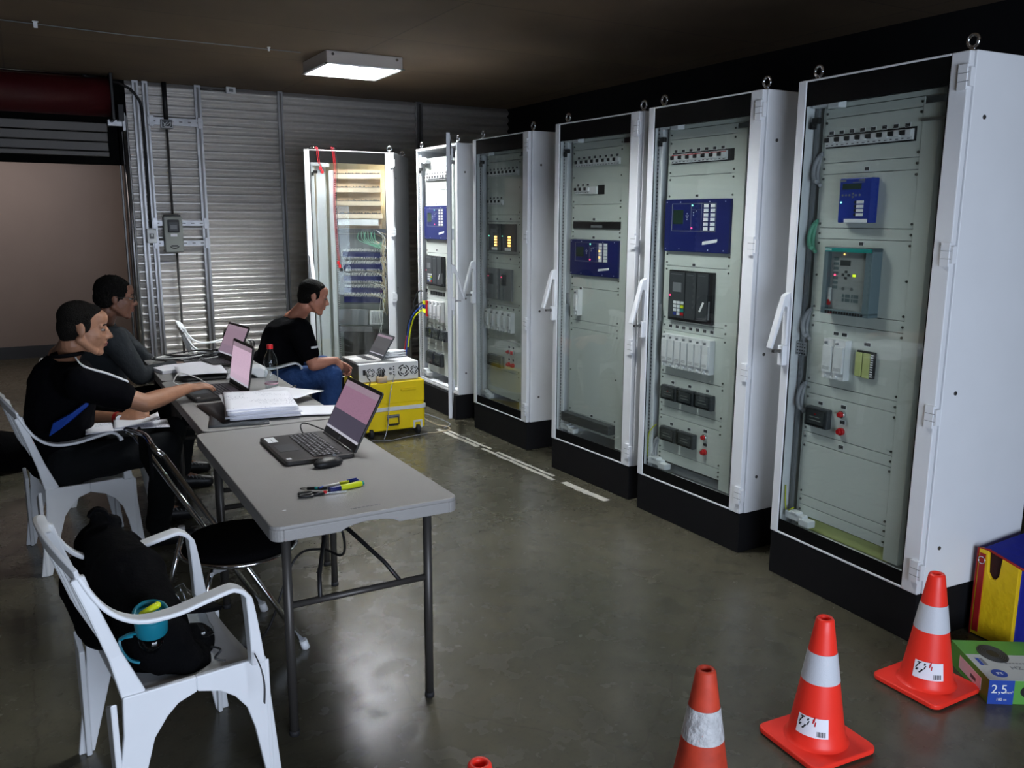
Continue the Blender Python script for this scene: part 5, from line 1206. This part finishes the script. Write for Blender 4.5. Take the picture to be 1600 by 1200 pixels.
mb = MB(); mb.prism([(.055+.026*math.cos(q), .045+.026*math.sin(q)) for q in [2*PI*i/24 for i in range(24)]], 'z', bh+.0006, bh+.0016); mb.build('round_seal', 'label_blue', t)
text('seal_print', '2,5', .018, 'white', t, Matrix.Translation((.055, .045, bh+.002)) @ Matrix.Rotation(PI, 4, 'Z'))
mb = MB(); mb.box(.02, .032, .10, .15, bh+.0006, bh+.0014); mb.m = 1; mb.box(.034, .045, .10, .15, bh+.0006, bh+.0014); mb.build('cable_picture', ['label_blue', 'mid_grey'], t)
# black bag on the floor, far left
t = thing('duffel_bag', 'black bag lying on the floor behind the left chairs', 'bag', (-.33, 6.3, 0), 0)
mb = MB(); mb.ell((0, 0, .14), (.30, .16, .13)); mb.box(-.24, .24, -.10, .10, .01, .2); blob(mb, 'bag_body', 'black_soft', t, .012, 6)
mb = MB(); mb.tube(spline([(-.1, -.14, .2), (-.05, -.16, .29), (.05, -.16, .29), (.1, -.14, .2)], 6), .01, 8); mb.build('handle', 'black_soft', t)
for x_, z_ in ((.235, .16), (.25, .13)): mb = MB(); mb.ell((x_, -.10, z_), (.008, .006, .005), n=10); mb.build('buckle', 'chrome', t)
# ------------------------------------------------------------------ people
def frame(pos, fwd, up=(0, 0, 1)):
    f = Vector(fwd).normalized(); l = Vector(up).cross(f).normalized(); u = f.cross(l)
    return Matrix.Translation(pos) @ Matrix((f, l, u)).transposed().to_4x4()
def head_solids(mb, H, L0, slim=1.0):
    T = Matrix.Translation(-L0) @ H; mb.T = T
    mb.ell((-.012, 0, .035), (.094, .074, .083), n=24); mb.ell((.03, 0, -.02), (.062, .062*slim, .085), n=20)
    for s_ in (-1, 1):
        mb.cap((-.01, s_*.056*slim, -.045), .018, (.055, s_*.028, -.093), .016)
        mb.ell((.052, s_*.036, -.018), (.028, .024, .028)); mb.ell((-.008, s_*.074, -.002), (.019, .007, .028), (0, -.15, s_*.25)); mb.ell((-.004, s_*.070, -.026), (.009, .006, .010))
        mb.cap((.078, s_*.012, .026), .011, (.070, s_*.045, .020), .010)
        mb.ell((.098, s_*.013, -.030), (.010, .008, .007))
    mb.ell((.070, 0, -.098), (.022, .024, .018)); mb.ell((.055, 0, .05), (.042, .055, .042))
    mb.cap((.088, 0, .014), .009, (.112, 0, -.024), .0115); mb.ell((.092, 0, -.040), (.010, .018, .010))
    mb.ell((.092, 0, -.054), (.010, .022, .006)); mb.ell((.088, 0, -.066), (.011, .020, .006)); mb.ell((.075, 0, -.080), (.014, .022, .012))
    mb.T = None
def head_parts(t, H, L0, hair, front, curly=0, glasses=False, back=-.0):
    T = Matrix.Translation(-L0) @ H
    mb = MB(); mb.T = T
    for s_ in (-1, 1): mb.ell((.076, s_*.030, .006), (.012, .015, .009))
    for s_ in (-1, 1):
        q = MB(); q.T = T; q.ell((.0725, s_*.031, .006), (.0120, .0150, .0070)); e = q.build('eye', 'eye_white', t)
        q = MB(); q.T = T; q.ell((.085, s_*.031, .005), (.0035, .0055, .0055)); q.build('iris', 'black', e)
        q = MB(); q.T = T; q.cap((.088, s_*.014, .030), .0042, (.078, s_*.048, .028), .0030); q.build('eyebrow', hair, t)
    q = MB(); q.T = T; q.ell((.098, 0, -.0545), (.006, .020, .0042)); q.ell((.095, 0, -.065), (.007, .018, .005)); q.build('lips', 'lips', t)
    q = MB(); q.T = T
    q.ell((-.022+min(0, front-.04), 0, .046), (.090+curly*.8, .077+curly, .077+curly), n=24); q.ell((-.045, 0, .005), (.064+curly, .074+curly*.7, .080), n=20); q.ell((-.055, 0, -.040), (.040, .055, .035))
    for s_ in (-1, 1): q.ell((.010, s_*.067, .022), (.020, .009, .034)); q.cap((front-.01, s_*.03, .082), .022, (front-.03, s_*.055, .060), .020)
    q.ell((front-.022, 0, .078), (.050, .056, .036))
    f = (lambda co: .006*noise.noise(co*55)+.004*noise.noise(co*120)) if curly else (lambda co: .0012*noise.noise(co*180))
    blob(q, 'hair', hair, t, .005, 2, f)
    if glasses:
        for s_ in (-1, 1):
            q = MB(); q.T = T; q.tube([(.103-.004*abs(math.cos(a_)), s_*.032+.022*math.cos(a_), .004+.016*math.sin(a_)) for a_ in [2*PI*i/20 for i in range(20)]], .002, 6, True)
            q.tube([(.098, s_*.054, .010), (.05, s_*.074, .012), (-.005, s_*.080, .010)], .002, 6); q.build('glasses_frame', 'black', t)
        q = MB(); q.T = T; q.tube([(.103, -.010, .010), (.106, 0, .013), (.103, .010, .010)], .002, 6); q.build('glasses_bridge', 'black', t)
def hand_solids(mb, wrist, fwd, up, side, L0, curl=.3, spread=1.0):
    """palm and five fingers; fwd = towards fingertips, up = back of the hand, side=+1 thumb on left of fwd"""
    H = frame(wrist, fwd, up); mb.T = Matrix.Translation(-L0) @ H
    mb.cap((0, 0, 0), .024, (.035, 0, -.002), .021); mb.ell((.052, 0, 0), (.048, .040, .015), n=16); mb.ell((.022, side*.022, -.006), (.028, .016, .014))
    for i, (y, l, b) in enumerate(((.030, .072, .088), (.0105, .080, .094), (-.0105, .075, .092), (-.030, .058, .084))):
        y *= side; p = V(b-.012, y, .001); a_ = 0; d = V(1, y*2.2*spread, 0).normalized()
        for k, (f_, r_) in enumerate(((.46, .0095), (.30, .0086), (.24, .0078))):
            a_ += curl*(1+.5*k)*(1+.12*i); q = p+V(d.x*math.cos(a_), d.y*math.cos(a_), -math.sin(a_))*l*f_; mb.cap(p, r_, q, r_*.92, 10); p = q
    p = V(.022, side*.034, -.006)
    for k, (v_, r_) in enumerate(((V(.030, side*.024, -.006), .0115), (V(.028, side*.010, -.006), .0100), (V(.020, side*.002, -.004), .0088))):
        q = p+v_; mb.cap(p, r_, q, r_*.93, 10); p = q
    mb.T = None
def clothes(t, L0, name, mt, caps, ells, voxel=.009, wr=.004, sc_=14, smooth=5):
    mb = MB(); mb.T = Matrix.Translation(-L0)
    for c in caps: mb.cap(*c)
    for e in ells: mb.ell(*e)
    return blob(mb, name, mt, t, voxel, smooth, lambda co: wr*noise.noise(co*sc_)+wr*.4*noise.noise(co*sc_*2.7))
def person(lab, root, skin, hd, hdir, neck_base, chest, belly, pelvis, armR, armL, legR, legL, handR, handL, cloth):
    """arm = (shoulder, elbow, wrist); leg = (hip, knee, ankle, toe)"""
    t = thing('person', lab, 'person', root, 0); L0 = Vector(root)
    H = frame(hd, hdir); mb = MB(); head_solids(mb, H, L0, cloth.get('slim', 1)); mb.T = Matrix.Translation(-L0)
    nk = H @ V(-.035, 0, -.07); mb.cap(nk, .054, neck_base, .060); mb.cap(neck_base, .07, chest, .12); mb.cap(chest, .13, belly, .13); mb.cap(belly, .13, pelvis, .13)
    for a_ in (armR, armL):
        mb.cap(chest.lerp(a_[0], .3)+V(0, 0, .05), .06, a_[0], .054); mb.cap(a_[0], .052, a_[1], .042); mb.cap(a_[1], .043, a_[1].lerp(a_[2], .35), .042); mb.cap(a_[1].lerp(a_[2], .35), .042, a_[2], .026)
    for l_ in (legR, legL):
        mb.cap(l_[0], .082, l_[1], .056); mb.cap(l_[1], .052, l_[2], .030); mb.cap(l_[2], .026, l_[2].lerp(l_[3], .7), .016)
    mb.T = None
    for h_ in (handR, handL): hand_solids(mb, *h_[:4], L0, *h_[4:])
    blob(mb, 'body', skin, t, .0052, 3)
    return t, L0, H
def sleeve(a_, f, r0=.068, r1=.058, longs=False):
    e = a_[0].lerp(a_[1], f); out = [(a_[0], r0, e, r1)]
    if longs: out = [(a_[0], r0, a_[1], .054), (a_[1], .054, a_[2].lerp(a_[1], .06), .036)]
    return out
def trousers(t, L0, mt, pelvis, legs, r=1.0):
    caps = []
    for l_ in legs: caps += [(l_[0], .095*r, l_[1], .070*r), (l_[1], .070*r, l_[2]+V(0, 0, .035), .060*r)]
    caps.append((legs[0][0], .105*r, legs[1][0], .105*r)); caps.append((pelvis, .13*r, legs[0][0].lerp(legs[1][0], .5), .12*r))
    return clothes(t, L0, 'trousers', mt, caps, [], wr=.006)
def shoe(t, L0, l_, mt='black'):
    mb = MB(); mb.T = Matrix.Translation(-L0); d = (l_[3]-l_[2]); d.z = 0; d.normalize(); a_ = V(l_[2].x, l_[2].y, .045)
    mb.cap(a_, .042, a_+V(0, 0, .035), .044); mb.cap(a_+V(0, 0, 0), .040, a_+d*.10+V(0, 0, -.008), .036); mb.cap(a_+d*.10+V(0, 0, -.008), .036, a_+d*.155+V(0, 0, -.014), .030)
    mb.cap(a_-d*.03+V(0, 0, -.02), .028, a_+d*.16+V(0, 0, -.022), .028)
    s_ = blob(mb, 'shoe', mt, t, .006, 3)
    sd = V(-d.y, d.x, 0); q = MB(); q.T = Matrix.Translation(-L0)
    for k in range(4):
        c0 = a_+d*(.045+.022*k)+V(0, 0, .038-.007*k); q.tube([c0-sd*.03+V(0, 0, -.012), c0+d*.008+V(0, 0, .002), c0+d*.02+sd*.03+V(0, 0, -.012)], .0028, 6); q.tube([c0+sd*.03+V(0, 0, -.012), c0+d*.008+V(0, 0, .004), c0+d*.02-sd*.03+V(0, 0, -.012)], .0028, 6)
    q.build('laces', 'mid_grey', s_)

# --- man in black shirt with white shoulder stripes
root = V(.10, 4.42, 0)
hd = P(130, 513, 3.80); nb = P(100, 560, 3.95)
pel = V(.06, 4.50, .50); bel = P(92, 655, 4.0); chs = P(100, 600, 3.96)
shR = P(128, 600, 3.78); elR = P(226, 630, 3.92); wrR = P(292, 607, 4.12)
shL = P(112, 592, 4.20); elL = P(128, 655, 4.30); wrL = P(190, 653, 4.16)
legR = [V(.10, 4.36, .485), P(262, 697, 4.08), P(248, 828, 4.30), P(300, 848, 4.36)]
legL = [V(.10, 4.60, .485), V(.60, 4.66, .53), V(.52, 4.78, .09), V(.66, 4.78, .04)]
legR[3] = legR[2]+V(.14, -.01, -.05)
t, L0, H = person('man in black shirt with white shoulder stripes reaching one arm to a laptop', root, 'skin1', hd, (1, -.06, -.16), nb, chs, bel, pel,
    (shR, elR, wrR), (shL, elL, wrL), legR, legL, (wrR, P(330, 600, 4.22)-wrR, (0, -.15, 1), 1, .16), (wrL, P(228, 650, 4.14)-wrL, (0, -.9, .5), 1, .45), {})
head_parts(t, H, L0, 'hair_grey', .042)
clothes(t, L0, 'shirt', 'shirt_black', [(nb+V(-.0, 0, -.035), .075, chs, .145), (chs, .150, bel, .150), (bel, .150, pel+V(0, 0, .02), .150), (chs+V(0, 0, .04), .10, shR, .074), (chs+V(0, 0, .04), .10, shL, .074)]
        + sleeve((shR, elR, wrR), .62, .078, .066) + sleeve((shL, elL, wrL), .75, .078, .066), [])
trousers(t, L0, 'trousers', pel, (legR, legL))
shoe(t, L0, legR); shoe(t, L0, legL)
# stripes on the shoulder and blue flash on the side
def strip(pts, w_, off, nm, m_, par, L0, side):
    mb = MB(); mb.T = Matrix.Translation(-L0); mb.ribbon(pts, w_, .004, side); return mb.build(nm, m_, par)
def on(p, d, r): return p+Vector(d).normalized()*r
for k in range(3):
    o_ = V(0, -.012+.016*k, 0)
    strip(spline([nb+V(.035, -.07, .035)+o_, shR.lerp(nb, .45)+V(.005, -.01, .088)+o_, shR+V(.012, .01, .078)+o_, shR.lerp(elR, .35)+V(.02, .01, .075)+o_, shR.lerp(elR, .66)+V(.025, .01, .066)+o_], 5), .007, 0, 'shoulder_stripe', 'white', t, L0, (0, 1, .2))
mb = MB(); mb.T = Matrix.Translation(-L0)
mb.T = Matrix.Translation(-L0); A_ = [P(77, 682, 3.79), P(83, 662, 3.79), P(112, 646, 3.80), P(139, 626, 3.84), P(138, 634, 3.84), P(115, 655, 3.80), P(95, 670, 3.79)]
n = len(A_); mb.add(A_+[p+V(0, .03, 0) for p in A_], [tuple(range(n)), tuple(range(n, 2*n))[::-1]]+[(i, (i+1) % n, n+(i+1) % n, n+i) for i in range(n)])
mb.build('blue_flash', 'shirt_blue', t, label='bright blue flash on the shirt side')
w3 = (wrL-elL).normalized(); mb = MB(); mb.T = Matrix.Translation(-L0)
c = wrL-w3*.02; mb.cyl(c-w3*.012, c+w3*.012, .031, .030, 24, False); mb.m = 1; mb.cyl(c+V(0, -.030, .004), c+V(0, -.038, .004), .017, n=20); mb.build('wristwatch', ['bag_red', 'chrome'], t)
mb = MB(); mb.T = Matrix.Translation(-L0); mb.tube([H @ V(-.055+.0, 0, -.12)+V(.062*math.cos(a_), .062*math.sin(a_), .004*math.cos(a_)) for a_ in [2*PI*i/24 for i in range(24)]], .009, 8, True); mb.build('collar', 'shirt_black', t)
# papers on his lap
t = thing('lap_papers', 'rumpled purple-white papers lying on the lap of the man with the watch', 'paper', P(200, 668, 4.08), math.radians(-4))
q = sheet(.36, .20, 0, 12, .003, .012); q.build('sheet', 'page', t)
q = sheet(.20, .17, .03, 12, .002, .01); o = q.build('curled_sheet', 'paper', t); o.location = (.04, .01, .012)

# --- man with glasses in grey sweater
root = V(.32, 5.45, 0)
hd = P(180, 466, 4.95); nb = P(160, 508, 5.05); chs = P(158, 552, 5.10); bel = P(155, 600, 5.15); pel = V(.27, 5.50, .50)
shR = P(178, 530, 4.92); elR = P(218, 588, 4.95); wrR = P(272, 571, 5.20)
shL = P(185, 530, 5.35); elL = P(240, 575, 5.45); wrL = P(290, 566, 5.40)
legR = [V(.32, 5.38, .485), V(.78, 5.34, .54), V(.72, 5.36, .09), V(.86, 5.34, .04)]
legL = [V(.32, 5.62, .485), V(.80, 5.66, .54), V(.76, 5.66, .09), V(.90, 5.66, .04)]
t, L0, H = person('man with glasses and curly black hair in a dark grey sweater typing', root, 'skin2', hd, (1, -.02, -.12), nb, chs, bel, pel,
    (shR, elR, wrR), (shL, elL, wrL), legR, legL, (wrR, P(305, 566, 5.30)-wrR, (0, -.1, 1), 1, .2), (wrL, P(318, 562, 5.44)-wrL, (0, 0, 1), -1, .2), {'slim': 1.0})
head_parts(t, H, L0, 'hair', .045, .010, True)
clothes(t, L0, 'sweater', 'shirt_grey', [(nb+V(0, 0, -.02), .078, chs, .145), (chs, .150, bel, .15), (bel, .15, pel, .15), (chs+V(0, 0, .04), .10, shR, .078), (chs+V(0, 0, .04), .10, shL, .078)]
        + sleeve((shR, elR, wrR), 1, .080, .06, True) + sleeve((shL, elL, wrL), 1, .080, .06, True), [])
trousers(t, L0, 'trousers', pel, (legR, legL)); shoe(t, L0, legR); shoe(t, L0, legL)

# --- man in blue jeans
root = V(1.33, 6.10, 0)
hd = P(489, 464, 5.95); nb = P(458, 500, 6.05); chs = P(445, 530, 6.05); bel = P(436, 572, 6.10); pel = V(1.36, 6.14, .50)
shR = P(468, 516, 5.88); elR = P(490, 570, 5.85); wrR = P(523, 563, 5.92)
shL = P(466, 512, 6.25); elL = P(492, 566, 6.30); wrL = P(528, 566, 6.10)
kn = P(518, 586, 5.92)
legR = [V(1.42, 6.00, .485), kn, V(kn.x-.04, kn.y+.02, .09), V(kn.x+.10, kn.y+.02, .04)]
legL = [V(1.42, 6.24, .485), kn+V(.02, .26, .02), V(kn.x, kn.y+.30, .09), V(kn.x+.14, kn.y+.30, .04)]
t, L0, H = person('man in black shirt and blue jeans hunched forward on a white chair', root, 'skin3', hd, (1, -.10, -.28), nb, chs, bel, pel,
    (shR, elR, wrR), (shL, elL, wrL), legR, legL, (wrR, V(.5, .25, -.45), (.4, -.7, .6), 1, .55), (wrL, V(.5, -.2, -.4), (.4, .5, .7), -1, .5), {})
head_parts(t, H, L0, 'hair', .040)
clothes(t, L0, 'shirt', 'shirt_black', [(nb+V(-.01, 0, -.03), .080, chs, .155), (chs, .160, bel, .17), (bel, .17, pel, .165), (chs+V(0, 0, .03), .11, shR, .085), (chs+V(0, 0, .03), .11, shL, .085)]
        + sleeve((shR, elR, wrR), .66, .088, .072) + sleeve((shL, elL, wrL), .66, .088, .072), [])
trousers(t, L0, 'jeans', pel, (legR, legL), 1.12); shoe(t, L0, legR); shoe(t, L0, legL)
c0 = shR.lerp(elR, .46); mb = MB(); mb.T = Matrix.Translation(-L0); mb.ribbon([c0+V(.01, -.088, 0), c0+V(.05, -.078, 0), c0+V(.082, -.04, 0)], .014, .003, (0, 0, 1)); mb.build('sleeve_bar', 'white', t, label='white bar printed on the sleeve')

# ------------------------------------------------------------------ backpack with bottle on the front chair
t = thing('backpack', 'large black backpack slumped on the foreground armchair', 'backpack', (.24, 2.42, .41), math.radians(5))
L0 = V(.24, 2.42, .41)
def B(px, py, D): return P(px, py, D)-L0
t.rotation_euler = (0, 0, 0)
mb = MB()
tops = B(155, 835, 2.62)
mb.cap(B(255, 1005, 2.35), .085, B(205, 905, 2.50), .10); mb.cap(B(205, 905, 2.50), .10, B(160, 850, 2.62), .065)
mb.cap(B(275, 1020, 2.42), .06, B(215, 1000, 2.40), .085); mb.cap(B(240, 960, 2.60), .085, B(190, 870, 2.68), .08); mb.cap(B(310, 1000, 2.50), .055, B(230, 1020, 2.5), .07); mb.cap(B(245, 1010, 2.33), .05, B(290, 1025, 2.36), .05)
mb.cap(B(130, 900, 2.60), .075, B(165, 970, 2.48), .085); mb.cap(B(215, 1030, 2.40), .05, B(300, 1030, 2.42), .055); mb.cap(B(150, 850, 2.66), .07, B(210, 900, 2.62), .095); mb.cap(B(150, 808, 2.64), .025, B(175, 815, 2.64), .03); mb.cap(B(140, 900, 2.62), .05, B(180, 960, 2.55), .08)
blob(mb, 'main_body', 'black_soft', t, .010, 6, lambda co: .010*noise.noise(co*9)+.004*noise.noise(co*30))
mb = MB(); mb.ribbon(spline([B(138, 805, 2.60), B(150, 796, 2.60), B(165, 800, 2.60), B(172, 815, 2.60)], 5), .03, .008, (0, 1, 0)); mb.build('top_handle', 'black_soft', t)
mb = MB(); mb.ribbon(spline([B(250, 950, 2.35), B(290, 952, 2.38), B(320, 950, 2.42), B(340, 946, 2.46)], 5), .035, .012, (0, 1, 0)); mb.build('shoulder_strap', 'black_soft', t)
mb = MB(); mb.tube(spline([B(330, 1010, 2.35), B(345, 1015, 2.33), B(336, 1028, 2.33), B(352, 1032, 2.34)], 6), .003, 6); mb.build('drawstring', 'scratch', t)
mb = MB(); mb.ribbon(spline([B(398, 1022, 2.35), B(408, 1045, 2.33), B(413, 1070, 2.34), B(413, 1098, 2.35)], 6), .012, .003, (0, 1, 0)); mb.build('loose_strap', 'scratch', t)
for px, py in ((238, 937), (275, 928)):
    mb = MB(); mb.cap(B(px, py, 2.36), .002, B(px+5, py+8, 2.36), .0015, 8); mb.build('zip_pull', 'chrome', t)
t = thing('sports_bottle', 'teal sports bottle with a yellow spout in the backpack side pocket', 'bottle', P(236, 972, 2.27), 0)
t.rotation_euler = (0, 0, 0)
mb = MB(); ax = V(-.02, -.35, .9).normalized(); a0 = V(0, .0, -.03)
mb.cyl(a0, ax*.035, .040, .043, 32); mb.build('lid', 'turq', t, .006)
mb = MB(); q1 = ax.orthogonal().normalized(); q2 = ax.cross(q1); mb.tube([ax*.035+(q1*math.cos(a_)+q2*math.sin(a_))*.040 for a_ in [2*PI*i/32 for i in range(32)]], .006, 8, True); mb.build('rim', 'turq', t)
mb = MB(); mb.cap(ax*.040+V(-.02, -.01, 0), .010, ax*.055+V(.018, -.005, .004), .009); mb.build('spout', 'lime', t)
mb = MB(); c_ = P(236, 975, 2.20); mb.ribbon(spline([P(207, 997, 2.2)-c_, P(186, 1003, 2.19)-c_, P(190, 1022, 2.19)-c_, P(203, 1036, 2.2)-c_, P(218, 1040, 2.21)-c_], 6), .010, .006, (0, 1, 0)); mb.ribbon(spline([P(186, 1003, 2.19)-c_, P(205, 994, 2.18)-c_, P(232, 990, 2.17)-c_], 6), .010, .006, (0, 1, 0)); mb.build('carry_strap', 'turq', t)
mb = MB(); mb.cyl(a0-ax*.0, a0-ax*.05, .036, .034, 28); mb.build('bottle_body', 'glass_dark', t)
t = thing('plastic_bottle', 'clear crumpled plastic bottle beside the backpack on the foreground chair', 'bottle', (.385, 2.50, .425), 0)
mb = MB(); mb.lathe([(0, 0), (.028, .002), (.032, .02), (.029, .04), (.032, .06), (.029, .08), (.032, .10), (.028, .13), (.014, .16), (.013, .175), (0, .176)], 24); mb.build('bottle_body', 'bottle', t)
t.rotation_euler = (math.radians(-35), math.radians(-20), 0)
t.location = (.36, 2.42, .43)
GR = {'relay_cabinet': 'white relay cabinets', 'plastic_armchair': 'white plastic armchairs', 'traffic_cone': 'traffic cones', 'folding_table': 'folding tables set end to end',
      'laptop': 'open laptops', 'strut_post': 'zinc posts on the corrugated wall', 'strut_rail': 'zinc rails on the corrugated wall', 'test_lead': 'red test leads', 'ceiling_light': 'louvred ceiling lamps', 'cable_clip': 'clips on the ceiling cable'}
for o in C.objects:
    k = o.name.split('.')[0]
    if o.parent is None and k in GR: o['group'] = GR[k]
bpy.data.scenes.remove(WS)
